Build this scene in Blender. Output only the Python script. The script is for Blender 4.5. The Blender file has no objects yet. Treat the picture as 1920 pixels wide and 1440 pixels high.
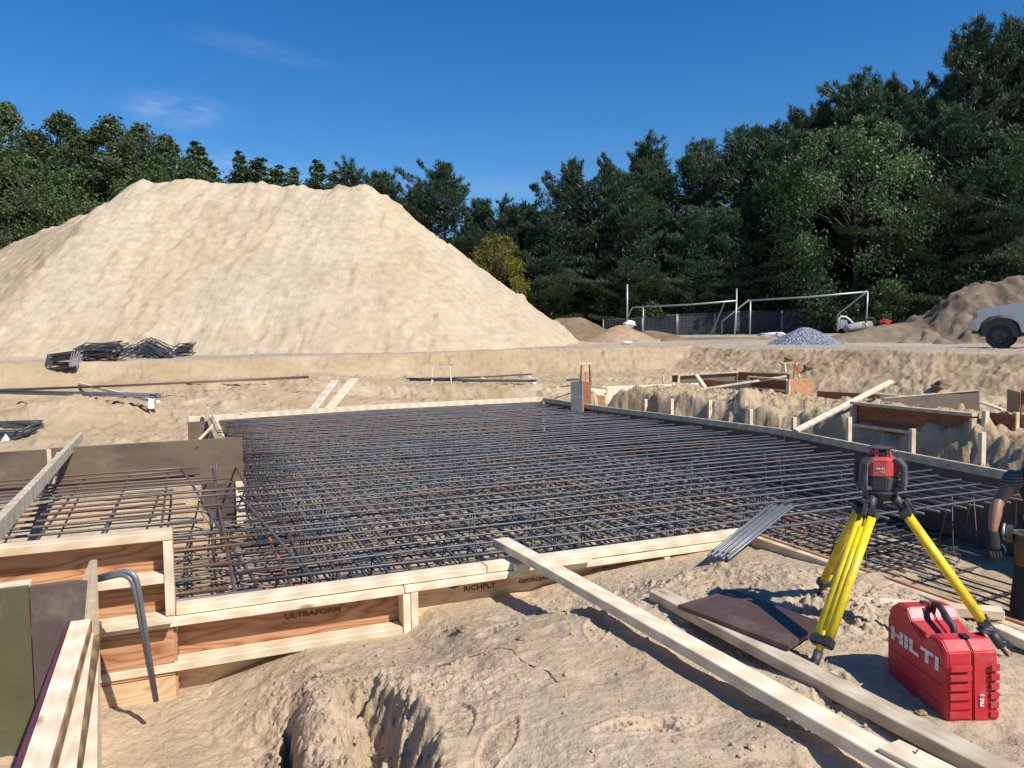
import bpy, bmesh, math, random
import numpy as np
from mathutils import Vector, Matrix, Quaternion
random.seed(7); np.random.seed(7)
sc = bpy.context.scene
R = math.radians
# ------------------------------------------------------------------ camera, sky, sun, exposure
F = 1450.0; CZ = 1.5; PITCH = R(3.45); ROLL = R(0.70)
cam = bpy.data.cameras.new('camera'); camo = bpy.data.objects.new('camera', cam)
sc.collection.objects.link(camo); sc.camera = camo
cam.sensor_width = 36; cam.lens = 36*F/1920; cam.clip_start = 0.05; cam.clip_end = 2000

fw = Vector((0, math.cos(PITCH), -math.sin(PITCH)))
up0 = Vector((0, math.sin(PITCH), math.cos(PITCH)))
rt = Vector((1, 0, 0))*math.cos(ROLL) - up0*math.sin(ROLL)
up = Vector((1, 0, 0))*math.sin(ROLL) + up0*math.cos(ROLL)
camo.matrix_world = Matrix(((rt.x, up.x, -fw.x, 0), (rt.y, up.y, -fw.y, 0), (rt.z, up.z, -fw.z, CZ), (0, 0, 0, 1)))
SUN_AZ = R(131); SUN_EL = R(47)          # azimuth clockwise from +Y
w = bpy.data.worlds.new('World'); sc.world = w; w.use_nodes = True
nt = w.node_tree; nt.nodes.clear()
wo = nt.nodes.new('ShaderNodeOutputWorld'); bg = nt.nodes.new('ShaderNodeBackground')
sky = nt.nodes.new('ShaderNodeTexSky'); sky.sky_type = 'NISHITA'; sky.sun_disc = False
sky.sun_elevation = SUN_EL; sky.sun_rotation = SUN_AZ; sky.air_density = 1.15; sky.dust_density = 0.0; sky.ozone_density = 6.0
sky.altitude = 200
bg.inputs['Strength'].default_value = 0.103
tc = nt.nodes.new('ShaderNodeTexCoord')
def cloud(az, el, ra, re, amt, sc_, tilt=0.0, seed=0.0):
    """one faint wispy cloud of the sky at a direction of the sky"""
    sep = nt.nodes.new('ShaderNodeSeparateXYZ'); nt.links.new(tc.outputs['Generated'], sep.inputs[0])
    def m(op, a, b=None):
        n = nt.nodes.new('ShaderNodeMath'); n.operation = op
        for i, q in enumerate((a, b)):
            if q is None: continue
            if isinstance(q, (int, float)): n.inputs[i].default_value = q
            else: nt.links.new(q, n.inputs[i])
        return n.outputs[0]
    a = m('ARCTAN2', sep.outputs[0], sep.outputs[1]); e = m('ARCSINE', sep.outputs[2])
    da = m('SUBTRACT', a, az); de = m('SUBTRACT', e, el)
    de = m('ADD', de, m('MULTIPLY', da, tilt))
    q = m('ADD', m('POWER', m('DIVIDE', m('ABSOLUTE', da), ra), 2.0), m('POWER', m('DIVIDE', m('ABSOLUTE', de), re), 2.0))
    cmb = nt.nodes.new('ShaderNodeCombineXYZ'); nt.links.new(m('DIVIDE', da, ra), cmb.inputs[0]); nt.links.new(m('DIVIDE', de, re), cmb.inputs[1]); cmb.inputs[2].default_value = seed
    no = nt.nodes.new('ShaderNodeTexNoise'); no.inputs['Scale'].default_value = sc_; no.inputs['Detail'].default_value = 7; no.inputs['Roughness'].default_value = 0.62
    nt.links.new(cmb.outputs[0], no.inputs['Vector'])
    s = m('SUBTRACT', 1.0, q); s = m('MAXIMUM', s, 0.0); s = m('MULTIPLY', s, s)
    n2 = m('MAXIMUM', m('SUBTRACT', m('MULTIPLY', no.outputs[0], 3.2), 1.15), 0.0)
    return m('MINIMUM', m('MULTIPLY', m('MULTIPLY', s, n2), amt), 1.0)
cl = [cloud(-0.395, 0.262, 0.085, 0.026, 0.34, 1.6, 0.05, 1.0), cloud(-0.31, 0.338, 0.12, 0.016, 0.09, 1.4, 0.13, 4.0),
      cloud(-0.34, 0.205, 0.16, 0.03, 0.30, 1.3, 0.12, 8.0), cloud(-0.25, 0.20, 0.12, 0.02, 0.16, 1.5, 0.0, 12.0), cloud(0.02, 0.19, 0.35, 0.02, 0.08, 1.5, 0.0, 21.0)]
acc = cl[0]
for c_ in cl[1:]:
    n = nt.nodes.new('ShaderNodeMath'); n.operation = 'MAXIMUM'; nt.links.new(acc, n.inputs[0]); nt.links.new(c_, n.inputs[1]); acc = n.outputs[0]
mixc = nt.nodes.new('ShaderNodeMixRGB'); nt.links.new(acc, mixc.inputs[0])
hs = nt.nodes.new('ShaderNodeHueSaturation'); hs.inputs['Saturation'].default_value = 1.31; hs.inputs['Hue'].default_value = 0.506; hs.inputs['Value'].default_value = 1.0
nt.links.new(sky.outputs[0], hs.inputs['Color'])
nt.links.new(hs.outputs[0], mixc.inputs[1]); mixc.inputs[2].default_value = (6.5, 7.0, 7.8, 1)
nt.links.new(mixc.outputs[0], bg.inputs['Color']); nt.links.new(bg.outputs[0], wo.inputs[0])
sl = bpy.data.lights.new('sun', 'SUN'); slo = bpy.data.objects.new('sun', sl); sc.collection.objects.link(slo)
sl.energy = 5.0; sl.angle = R(0.53); sl.color = (1.0, 0.955, 0.88)
sd = Vector((math.sin(SUN_AZ)*math.cos(SUN_EL), math.cos(SUN_AZ)*math.cos(SUN_EL), math.sin(SUN_EL)))
slo.rotation_euler = sd.to_track_quat('Z', 'Y').to_euler()
sc.view_settings.view_transform = 'Standard'; sc.view_settings.look = 'None'; sc.view_settings.gamma = 1; sc.view_settings.exposure = 0.26
sc.cycles.max_bounces = 6; sc.cycles.diffuse_bounces = 4; sc.cycles.transparent_max_bounces = 6

# ------------------------------------------------------------------ pixel rays -> points of the place
def ray(px, py):
    x = (px-960)/F; y = -(py-720)/F
    return (rt*x + up*y + fw)
def P(px, py, z):
    d = ray(px, py); t = (z-CZ)/d.z; return Vector((0, 0, CZ)) + d*t
def D(px, py, dep):
    d = ray(px, py); return Vector((0, 0, CZ)) + d*(dep/d.y)
AF = math.atan(602/1450)
U = Vector((-math.sin(AF), math.cos(AF), 0)); V = Vector((math.cos(AF), math.sin(AF), 0)); ZZ = Vector((0, 0, 1))
def UV(u, v, z=0): return U*u + V*v + ZZ*z
def Pu(px, py, u):
    d = ray(px, py); t = u/d.dot(U); return Vector((0, 0, CZ)) + d*t

# ------------------------------------------------------------------ materials
MATS = {}
def newmat(name):
    m = bpy.data.materials.new(name); m.use_nodes = True
    n = m.node_tree; b = n.nodes['Principled BSDF']
    MATS[name] = m
    return m, n, b
def N(n, t, **kw):
    x = n.nodes.new(t)
    for k, v_ in kw.items():
        if k.startswith('i_'): x.inputs[k[2:].replace('_', ' ')].default_value = v_
        else: setattr(x, k, v_)
    return x
def ramp(n, fac, cols):
    r = n.nodes.new('ShaderNodeValToRGB'); e = r.color_ramp.elements
    while len(e) > 1: e.remove(e[-1])
    e[0].position = cols[0][0]; e[0].color = (*cols[0][1], 1)
    for p, c in cols[1:]:
        q = e.new(p); q.color = (*c, 1)
    n.links.new(fac, r.inputs[0]); return r
def mix(n, a, b, fac, mode='MIX'):
    m = n.nodes.new('ShaderNodeMixRGB'); m.blend_type = mode
    for i, q in ((0, fac), (1, a), (2, b)):
        if isinstance(q, (int, float)): m.inputs[i].default_value = q
        elif isinstance(q, tuple): m.inputs[i].default_value = (*q, 1)
        else: n.links.new(q, m.inputs[i])
    return m.outputs[0]
def bump(n, b, h, strength, dist, prev=None):
    x = n.nodes.new('ShaderNodeBump'); x.inputs['Strength'].default_value = strength; x.inputs['Distance'].default_value = dist
    n.links.new(h, x.inputs['Height'])
    if prev is not None: n.links.new(prev, x.inputs['Normal'])
    n.links.new(x.outputs[0], b.inputs['Normal']); return x.outputs[0]
def noise(n, vec, s, det=4, rough=0.55):
    x = N(n, 'ShaderNodeTexNoise'); x.inputs['Scale'].default_value = s; x.inputs['Detail'].default_value = det; x.inputs['Roughness'].default_value = rough
    n.links.new(vec, x.inputs['Vector']); return x.outputs[0]
def objvec(n, scale=(1, 1, 1), rnd=True, out='Object'):
    t = N(n, 'ShaderNodeTexCoord'); mp = N(n, 'ShaderNodeMapping'); mp.inputs['Scale'].default_value = scale
    n.links.new(t.outputs[out], mp.inputs['Vector'])
    if rnd:
        oi = N(n, 'ShaderNodeObjectInfo'); mu = N(n, 'ShaderNodeMath', operation='MULTIPLY'); mu.inputs[1].default_value = 37.0
        n.links.new(oi.outputs['Random'], mu.inputs[0]); cb = N(n, 'ShaderNodeCombineXYZ')
        n.links.new(mu.outputs[0], cb.inputs[0]); n.links.new(mu.outputs[0], cb.inputs[1]); n.links.new(mu.outputs[0], cb.inputs[2])
        n.links.new(cb.outputs[0], mp.inputs['Location'])
    return mp.outputs[0]

def mat_sand(name, c_dark, c_mid, c_light, road=False, bs=1.0, streak=False):
    m, n, b = newmat(name)
    v = objvec(n, rnd=False)
    big = noise(n, v, 0.35, 5); med = noise(n, v, 2.3, 6, 0.6); fine = noise(n, v, 28, 5, 0.7)
    base = ramp(n, big, [(0.3, c_dark), (0.5, c_mid), (0.7, c_light)]).outputs[0]
    r2 = ramp(n, med, [(0.3, (0.80, 0.78, 0.74)), (0.6, (1.04, 1.03, 1.0))]).outputs[0]
    base = mix(n, base, r2, 1.0, 'MULTIPLY')
    r3 = ramp(n, fine, [(0.3, (0.80, 0.78, 0.75)), (0.55, (1.05, 1.05, 1.05))]).outputs[0]
    base = mix(n, base, r3, 0.8, 'MULTIPLY')
    if road:
        at = N(n, 'ShaderNodeAttribute', attribute_name='road')
        gr = ramp(n, noise(n, v, 9, 6, 0.7), [(0.35, (0.23, 0.20, 0.165)), (0.65, (0.40, 0.36, 0.30))]).outputs[0]
        base = mix(n, base, gr, at.outputs['Fac'])
        at2 = N(n, 'ShaderNodeAttribute', attribute_name='damp_shade')
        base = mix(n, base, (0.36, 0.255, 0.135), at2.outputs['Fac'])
    n.links.new(base, b.inputs['Base Color']); b.inputs['Roughness'].default_value = 0.95; b.inputs['Specular IOR Level'].default_value = 0.15
    mus = N(n, 'ShaderNodeTexVoronoi'); mus.inputs['Scale'].default_value = 22*bs; n.links.new(v, mus.inputs['Vector'])
    p = None
    if streak:
        sn = noise(n, objvec(n, (2.6, .16, .16), rnd=False), 1.0, 7, 0.65); p = bump(n, b, sn, 0.5, 0.12)
    p = bump(n, b, noise(n, v, 7*bs, 8, 0.68), 0.55, 0.045/bs, p)
    p = bump(n, b, fine, 0.5, 0.012, p)
    bump(n, b, noise(n, v, 120, 3, 0.7), 0.35, 0.004, p)
    return m
SAND = mat_sand('sand', (0.435, 0.325, 0.215), (0.50, 0.385, 0.262), (0.555, 0.44, 0.31), road=True)
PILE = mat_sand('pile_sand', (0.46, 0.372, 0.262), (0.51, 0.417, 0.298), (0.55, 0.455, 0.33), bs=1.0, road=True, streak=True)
SOIL = mat_sand('brown_soil', (0.16, 0.11, 0.07), (0.235, 0.165, 0.105), (0.30, 0.22, 0.145), bs=0.6)
SOIL2 = mat_sand('tan_soil', (0.30, 0.21, 0.125), (0.38, 0.27, 0.165), (0.44, 0.32, 0.21), bs=0.6)
SOIL3 = mat_sand('grey_soil', (0.13, 0.10, 0.075), (0.20, 0.155, 0.11), (0.29, 0.225, 0.16), bs=0.5)
def mat_gravel():
    m, n, b = newmat('gravel'); v = objvec(n, rnd=False)
    vo = N(n, 'ShaderNodeTexVoronoi'); vo.inputs['Scale'].default_value = 11; n.links.new(v, vo.inputs['Vector'])
    sp = N(n, 'ShaderNodeSeparateXYZ'); n.links.new(vo.outputs['Color'], sp.inputs[0])
    n.links.new(ramp(n, sp.outputs[0], [(0.0, (0.10, 0.115, 0.14)), (1.0, (0.33, 0.35, 0.40))]).outputs[0], b.inputs['Base Color'])
    b.inputs['Roughness'].default_value = 0.85
    bump(n, b, vo.outputs['Distance'], 1.0, 0.1)
    return m
GRAVEL = mat_gravel()
def mat_wood(name, c1, c2, c3, grain=1.0, rough=0.75, dirt=0.25, cath=False):
    m, n, b = newmat(name)
    v = objvec(n, (0.7, 9, 9) if cath else (1.1, 22, 22))
    g = noise(n, v, 1.3 if cath else 2.0, 5, 0.6)
    if cath:
        gn = noise(n, objvec(n, (0.55, 3.6, 3.6)), 1.0, 3, 0.5); mu = N(n, 'ShaderNodeMath', operation='MULTIPLY'); mu.inputs[1].default_value = 55.0; n.links.new(gn, mu.inputs[0])
        fr = N(n, 'ShaderNodeMath', operation='PINGPONG'); fr.inputs[1].default_value = 1.0; n.links.new(mu.outputs[0], fr.inputs[0]); grain_f = fr.outputs[0]
    ds = N(n, 'ShaderNodeTexWave'); ds.wave_type = 'RINGS' if cath else 'BANDS'
    ds.inputs['Scale'].default_value = 0.55 if cath else 1.5; ds.inputs['Distortion'].default_value = 9 if cath else 4; ds.inputs['Detail'].default_value = 3
    n.links.new(v, ds.inputs['Vector'])
    r1 = ramp(n, ds.outputs['Fac'], [(0.15, c1), (0.55, c2), (0.9, c3)]).outputs[0]
    r2 = ramp(n, g, [(0.35, c1), (0.65, c3)]).outputs[0]
    c = mix(n, r1, r2, 0.45)
    if cath: c = mix(n, ramp(n, grain_f, [(0.0, c1), (0.22, c2), (0.75, c3)]).outputs[0], c, 0.30)
    v2 = objvec(n, (1, 1, 1))
    st = ramp(n, noise(n, v2, 5, 6, 0.7), [(0.32, (0.55, 0.47, 0.38)), (0.6, (1.03, 1.03, 1.03))]).outputs[0]
    c = mix(n, c, st, dirt, 'MULTIPLY')
    kn = N(n, 'ShaderNodeTexVoronoi'); kn.inputs['Scale'].default_value = 1.0; n.links.new(objvec(n, (2.6, 7, 7)), kn.inputs['Vector'])
    kr = ramp(n, kn.outputs['Distance'], [(0.05, (0.33, 0.19, 0.10)), (0.13, (1, 1, 1))]).outputs[0]
    c = mix(n, c, kr, 0.8, 'MULTIPLY')
    oi = N(n, 'ShaderNodeObjectInfo'); hv = N(n, 'ShaderNodeHueSaturation')
    mr = N(n, 'ShaderNodeMapRange'); mr.inputs['To Min'].default_value = 0.86; mr.inputs['To Max'].default_value = 1.1
    n.links.new(oi.outputs['Random'], mr.inputs['Value']); n.links.new(mr.outputs[0], hv.inputs['Value']); n.links.new(c, hv.inputs['Color'])
    n.links.new(hv.outputs[0], b.inputs['Base Color']); b.inputs['Roughness'].default_value = rough; b.inputs['Specular IOR Level'].default_value = 0.3
    bump(n, b, g, 0.25, 0.003)
    return m
WOOD = mat_wood('new_lumber', (0.60, 0.44, 0.27), (0.70, 0.54, 0.36), (0.77, 0.62, 0.44), dirt=0.3)
PALE = mat_wood('pale_lumber', (0.66, 0.52, 0.34), (0.76, 0.64, 0.45), (0.82, 0.72, 0.54), dirt=0.22)
WEATH = mat_wood('weathered_lumber', (0.46, 0.37, 0.25), (0.57, 0.47, 0.33), (0.65, 0.55, 0.41), dirt=0.5)
PLY = mat_wood('orange_plywood', (0.27, 0.095, 0.04), (0.47, 0.21, 0.095), (0.60, 0.34, 0.18), cath=True, dirt=0.2)
PLYL = mat_wood('light_plywood', (0.56, 0.33, 0.155), (0.67, 0.44, 0.235), (0.74, 0.54, 0.32), cath=True, dirt=0.15)
PLYR = mat_wood('red_plywood', (0.20, 0.065, 0.028), (0.27, 0.10, 0.045), (0.34, 0.145, 0.07), cath=True, dirt=0.4)
BARK = mat_wood('bark', (0.16, 0.09, 0.045), (0.27, 0.16, 0.09), (0.40, 0.27, 0.16), dirt=0.6)
def mat_film(name, a, b_, c_, stain):
    m, n, b = newmat(name); v = objvec(n, (1, 1, 1.6)); 
    t = ramp(n, noise(n, v, 1.6, 5, 0.6), [(0.33, a), (0.5, b_), (0.68, c_)]).outputs[0]
    s = ramp(n, noise(n, v, 40, 3, 0.7), [(0.62, (0, 0, 0)), (0.72, (1, 1, 1))]).outputs[0]
    c = mix(n, t, stain, 0.12); c = mix(n, c, (0.45, 0.38, 0.30), mix(n, (0, 0, 0), s, 0.12))
    dv = ramp(n, noise(n, v, 3.1, 6, 0.75), [(0.55, (0, 0, 0)), (0.8, (1, 1, 1))]).outputs[0]
    c = mix(n, c, (0.34, 0.27, 0.19), mix(n, (0, 0, 0), dv, 0.5))
    n.links.new(c, b.inputs['Base Color']); b.inputs['Roughness'].default_value = 0.48; b.inputs['Specular IOR Level'].default_value = 0.4
    return m
FILM = mat_film('brown_film_plywood', (0.085, 0.055, 0.05), (0.155, 0.105, 0.072), (0.17, 0.135, 0.065), (0.2, 0.14, 0.1))
OLIVE = mat_film('olive_film_plywood', (0.075, 0.068, 0.035), (0.10, 0.09, 0.042), (0.13, 0.115, 0.05), (0.1, 0.08, 0.06))
DFILM = mat_film('dark_film_plywood', (0.075, 0.055, 0.05), (0.10, 0.07, 0.062), (0.135, 0.10, 0.085), (0.15, 0.11, 0.09))
def mat_simple(name, col, rough=0.5, metal=0.0, spec=0.5, var=0.25, dirt=None, dirtamt=0.5, ds=9.0, bmp=0.0, rnd=True):
    m, n, b = newmat(name); v = objvec(n, rnd=rnd)
    nn = noise(n, v, 6, 5, 0.65)
    c = mix(n, tuple(col), ramp(n, nn, [(0.3, (1-var,)*3), (0.7, (1+var*0.4,)*3)]).outputs[0], 1.0, 'MULTIPLY')
    if dirt:
        f = ramp(n, noise(n, v, ds, 7, 0.75), [(0.46, (0, 0, 0)), (0.72, (1, 1, 1))]).outputs[0]
        c = mix(n, c, dirt, mix(n, (0, 0, 0), f, dirtamt))
    n.links.new(c, b.inputs['Base Color']); b.inputs['Roughness'].default_value = rough; b.inputs['Metallic'].default_value = metal
    b.inputs['Specular IOR Level'].default_value = spec
    if bmp: bump(n, b, noise(n, v, 60, 3), bmp, 0.002)
    return m
def mat_rebar(name, c1, c2, rust, amt, near=False):
    m, n, b = newmat(name)
    v = objvec(n, (1, 1, 1))
    oi = N(n, 'ShaderNodeObjectInfo')
    base = ramp(n, noise(n, v, 4, 4), [(0.3, c1), (0.7, c2)]).outputs[0]
    f = noise(n, objvec(n, (0.8, 4, 4)), 1.5, 5, 0.7)
    ad = N(n, 'ShaderNodeMath', operation='ADD'); n.links.new(f, ad.inputs[0])
    mr = N(n, 'ShaderNodeMapRange'); mr.inputs['To Min'].default_value = amt-0.32; mr.inputs['To Max'].default_value = amt+0.10
    n.links.new(oi.outputs['Random'], mr.inputs['Value']); n.links.new(mr.outputs[0], ad.inputs[1])
    rf = ramp(n, ad.outputs[0], [(0.45, (0, 0, 0)), (0.65, (1, 1, 1))]).outputs[0]
    c = mix(n, base, rust, rf)
    n.links.new(c, b.inputs['Base Color']); b.inputs['Roughness'].default_value = 0.50; b.inputs['Metallic'].default_value = 0.35; b.inputs['Specular IOR Level'].default_value = 0.5
    wv = N(n, 'ShaderNodeTexWave'); wv.wave_type = 'BANDS'; wv.bands_direction = 'X'; wv.inputs['Scale'].default_value = 12 if near else 14
    wv.inputs['Distortion'].default_value = 0.0
    n.links.new(objvec(n, (1, 0.4, 0.4), rnd=False), wv.inputs['Vector'])
    bump(n, b, wv.outputs['Fac'], 0.22 if near else 0.12, 0.002)
    return m
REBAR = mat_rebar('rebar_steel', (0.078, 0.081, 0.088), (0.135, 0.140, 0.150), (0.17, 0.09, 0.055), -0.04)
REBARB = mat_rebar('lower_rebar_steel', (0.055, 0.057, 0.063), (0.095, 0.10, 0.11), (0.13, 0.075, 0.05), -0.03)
RUSTY = mat_rebar('rusty_rebar', (0.13, 0.115, 0.11), (0.18, 0.16, 0.15), (0.175, 0.10, 0.065), 0.22, near=True)
BRIGHT = mat_rebar('bright_rebar', (0.16, 0.17, 0.18), (0.25, 0.26, 0.27), (0.25, 0.17, 0.12), -0.15, near=True)
ORANGE = mat_simple('orange_paint', (0.62, 0.12, 0.04), 0.6)
YEL = mat_simple('yellow_fibreglass', (0.82, 0.60, 0.012), 0.38, var=0.08, dirt=(0.20, 0.17, 0.05), dirtamt=0.55, ds=16)
BLK = mat_simple('black_plastic', (0.025, 0.026, 0.03), 0.5, dirt=(0.22, 0.20, 0.17), dirtamt=0.35)
GRIP = mat_simple('grey_rubber_grip', (0.05, 0.052, 0.058), 0.7, dirt=(0.30, 0.28, 0.25), dirtamt=0.4, ds=14)
RED = mat_simple('red_plastic', (0.52, 0.022, 0.03), 0.42, var=0.12, dirt=(0.50, 0.22, 0.18), dirtamt=0.35, ds=7, bmp=0.15)
REDL = mat_simple('faded_red_plastic', (0.50, 0.06, 0.055), 0.45, dirt=(0.5, 0.3, 0.25), dirtamt=0.25)
WHITE = mat_simple('white_paint', (0.78, 0.78, 0.76), 0.5, var=0.06)
LETTER = mat_simple('letter_white', (0.72, 0.70, 0.68), 0.5, var=0.1)
INK = mat_simple('stamp_ink', (0.12, 0.055, 0.033), 0.8, var=.5)
GALV = mat_simple('galvanised_steel', (0.42, 0.43, 0.44), 0.45, metal=0.5)
CONC = mat_simple('rough_concrete', (0.34, 0.31, 0.28), 0.9, dirt=(0.2, 0.17, 0.15), dirtamt=0.6, ds=5, bmp=0.8)
GLASS = mat_simple('dark_glass', (0.015, 0.02, 0.03), 0.08, spec=0.8, var=0)
PAINT = mat_simple('silver_car_paint', (0.46, 0.50, 0.55), 0.28, metal=0.35, var=0.05, dirt=(0.34, 0.28, 0.2), dirtamt=0.35, ds=3)
TYRE = mat_simple('tyre_rubber', (0.022, 0.022, 0.024), 0.85)
SKIN = mat_simple('skin', (0.30, 0.145, 0.085), 0.5, var=0.15)
CLOTH = mat_simple('black_cloth', (0.020, 0.020, 0.024), 0.9)
SHIRT = mat_simple('grey_cloth', (0.13, 0.125, 0.12), 0.9)
LEATH = mat_simple('brown_leather', (0.085, 0.055, 0.035), 0.7)
FENCEM = mat_simple('fence_wire', (0.10, 0.115, 0.125), 0.6)
TRUNK = mat_simple('tree_bark', (0.085, 0.065, 0.048), 0.95, var=0.4)
def mat_leaf(name, a, b_, c_, trans=0.25):
    m, n, b = newmat(name)
    at = N(n, 'ShaderNodeAttribute', attribute_name='tone'); oi = N(n, 'ShaderNodeObjectInfo')
    c = ramp(n, at.outputs['Fac'], [(0.0, a), (0.5, b_), (1.0, c_)]).outputs[0]
    hv = N(n, 'ShaderNodeHueSaturation'); mr = N(n, 'ShaderNodeMapRange'); mr.inputs['To Min'].default_value = 0.72; mr.inputs['To Max'].default_value = 1.3
    n.links.new(oi.outputs['Random'], mr.inputs['Value']); n.links.new(mr.outputs[0], hv.inputs['Value']); n.links.new(c, hv.inputs['Color'])
    n.links.new(hv.outputs[0], b.inputs['Base Color']); b.inputs['Roughness'].default_value = 0.5; b.inputs['Specular IOR Level'].default_value = 0.35
    tr = N(n, 'ShaderNodeBsdfTranslucent'); n.links.new(hv.outputs[0], tr.inputs['Color'])
    ms = N(n, 'ShaderNodeMixShader'); ms.inputs[0].default_value = trans
    n.links.new(b.outputs[0], ms.inputs[1]); n.links.new(tr.outputs[0], ms.inputs[2])
    n.links.new(ms.outputs[0], n.nodes['Material Output'].inputs[0])
    return m
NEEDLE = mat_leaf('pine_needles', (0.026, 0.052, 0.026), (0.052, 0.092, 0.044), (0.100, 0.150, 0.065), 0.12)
LEAFD = mat_leaf('dark_leaves', (0.042, 0.064, 0.022), (0.075, 0.108, 0.038), (0.125, 0.165, 0.062), 0.2)
LEAFM = mat_leaf('maple_leaves', (0.040, 0.075, 0.030), (0.075, 0.13, 0.045), (0.13, 0.19, 0.08), 0.25)
LEAFY = mat_leaf('yellowing_leaves', (0.11, 0.12, 0.018), (0.19, 0.19, 0.025), (0.30, 0.26, 0.035), 0.3)

# ------------------------------------------------------------------ object helpers
COL = sc.collection
def tag(o, label=None, cat=None, group=None, kind=None):
    if label: o['label'] = label
    if cat: o['category'] = cat
    if group: o['group'] = group
    if kind: o['kind'] = kind
    return o
def empty(name, loc, label, cat, group=None):
    o = bpy.data.objects.new(name, None); COL.objects.link(o); o.location = loc; o.empty_display_size = 0.2
    return tag(o, label, cat, group)
def link(name, me, mat, parent=None, mw=None):
    o = bpy.data.objects.new(name, me); COL.objects.link(o)
    if mat is not None and not me.materials: me.materials.append(mat)
    mw = mw or Matrix.Identity(4)
    if parent is not None:
        o.parent = parent
        pm = Matrix.Identity(4); q = parent
        while q is not None:
            pm = q.matrix_basis @ pm; q = q.parent
        o.matrix_basis = pm.inverted() @ mw
    else: o.matrix_basis = mw
    return o
def mesh(name, vs, fs, smooth=False):
    me = bpy.data.meshes.new(name); me.from_pydata([tuple(v) for v in vs], [], fs); me.update()
    if smooth: me.polygons.foreach_set('use_smooth', [True]*len(me.polygons))
    return me
def frame(ex, ey, ez, o):
    return Matrix(((ex.x, ey.x, ez.x, o.x), (ex.y, ey.y, ez.y, o.y), (ex.z, ey.z, ez.z, o.z), (0, 0, 0, 1)))
def boxmesh(name, sx, sy, sz, bev=0.0, segs=1, cuts=0, jit=0.0):
    bm = bmesh.new(); bmesh.ops.create_cube(bm, size=1)
    bmesh.ops.scale(bm, vec=(sx, sy, sz), verts=bm.verts)
    if bev: bmesh.ops.bevel(bm, geom=list(bm.edges), offset=min(bev, 0.4*min(sx, sy, sz)), segments=segs, affect='EDGES', profile=0.6)
    if cuts and jit:
        es = [e for e in bm.edges if abs((e.verts[0].co-e.verts[1].co).x) > sx*0.7]
        bmesh.ops.subdivide_edges(bm, edges=es, cuts=cuts)
        a, b_, p = random.uniform(-jit, jit), random.uniform(-jit, jit), random.uniform(0, 6)
        for v in bm.verts:
            t = v.co.x/sx
            v.co.z += a*(0.25-t*t)*4 + 0.2*jit*math.sin(9*t+p); v.co.y += b_*(0.25-t*t)*4
    me = bpy.data.meshes.new(name); bm.to_mesh(me); bm.free(); return me
def board(name, p0, p1, w_, h, mat, parent=None, upv=None, bev=0.003, jit=0.0, label=None, cat=None, group=None, roll=0):
    """a sawn board from p0 to p1 (centre line), w_ across, h thick"""
    p0 = Vector(p0); p1 = Vector(p1); ex = (p1-p0).normalized(); uz = Vector(upv) if upv is not None else ZZ
    if abs(ex.dot(uz)) > 0.98: uz = Vector(U)
    ey = uz.cross(ex).normalized(); ez = ex.cross(ey)
    if roll:
        q = Quaternion(ex, roll); ey = q @ ey; ez = q @ ez
    me = boxmesh(name, (p1-p0).length, w_, h, bev, 1, 6 if jit else 0, jit)
    o = link(name, me, mat, parent, frame(ex, ey, ez, (p0+p1)/2))
    if label: tag(o, label, cat, group)
    return o
def uvbox(name, u0, u1, v0, v1, z0, z1, mat, parent=None, bev=0.002, jit=0.0):
    c = UV((u0+u1)/2, (v0+v1)/2, (z0+z1)/2); d = [(abs(v1-v0), V), (abs(u1-u0), U*-1), (abs(z1-z0), ZZ)]
    if d[1][0] > d[0][0]: d = [(d[1][0], U), (d[0][0], V*-1), d[2]]
    if d[2][0] > d[0][0]: d = [d[2], d[0], (d[1][0], d[2][1].cross(d[0][1]))]
    ex, ey = d[0][1], d[1][1]; ez = ex.cross(ey)
    me = boxmesh(name, d[0][0], d[1][0], d[2][0], bev, 1, 5 if jit else 0, jit)
    return link(name, me, mat, parent, frame(ex, ey, ez, c))
def tube_data(pts, r, seg=8, cap=True):
    pts = [Vector(p) for p in pts]; vs = []; fs = []; n = len(pts)
    rr = r if isinstance(r, (list, tuple)) else [r]*n
    t0 = (pts[1]-pts[0]).normalized(); a = t0.orthogonal().normalized()
    for i, p in enumerate(pts):
        t = (pts[min(i+1, n-1)]-pts[max(i-1, 0)]).normalized()
        a = (a - t*a.dot(t)).normalized(); b_ = t.cross(a)
        for k in range(seg):
            an = 2*math.pi*k/seg; vs.append(p + (a*math.cos(an)+b_*math.sin(an))*rr[i])
    for i in range(n-1):
        for k in range(seg):
            k2 = (k+1) % seg; fs.append((i*seg+k, i*seg+k2, (i+1)*seg+k2, (i+1)*seg+k))
    if cap: fs.append(tuple(range(seg-1, -1, -1))); fs.append(tuple((n-1)*seg+k for k in range(seg)))
    return vs, fs
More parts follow.
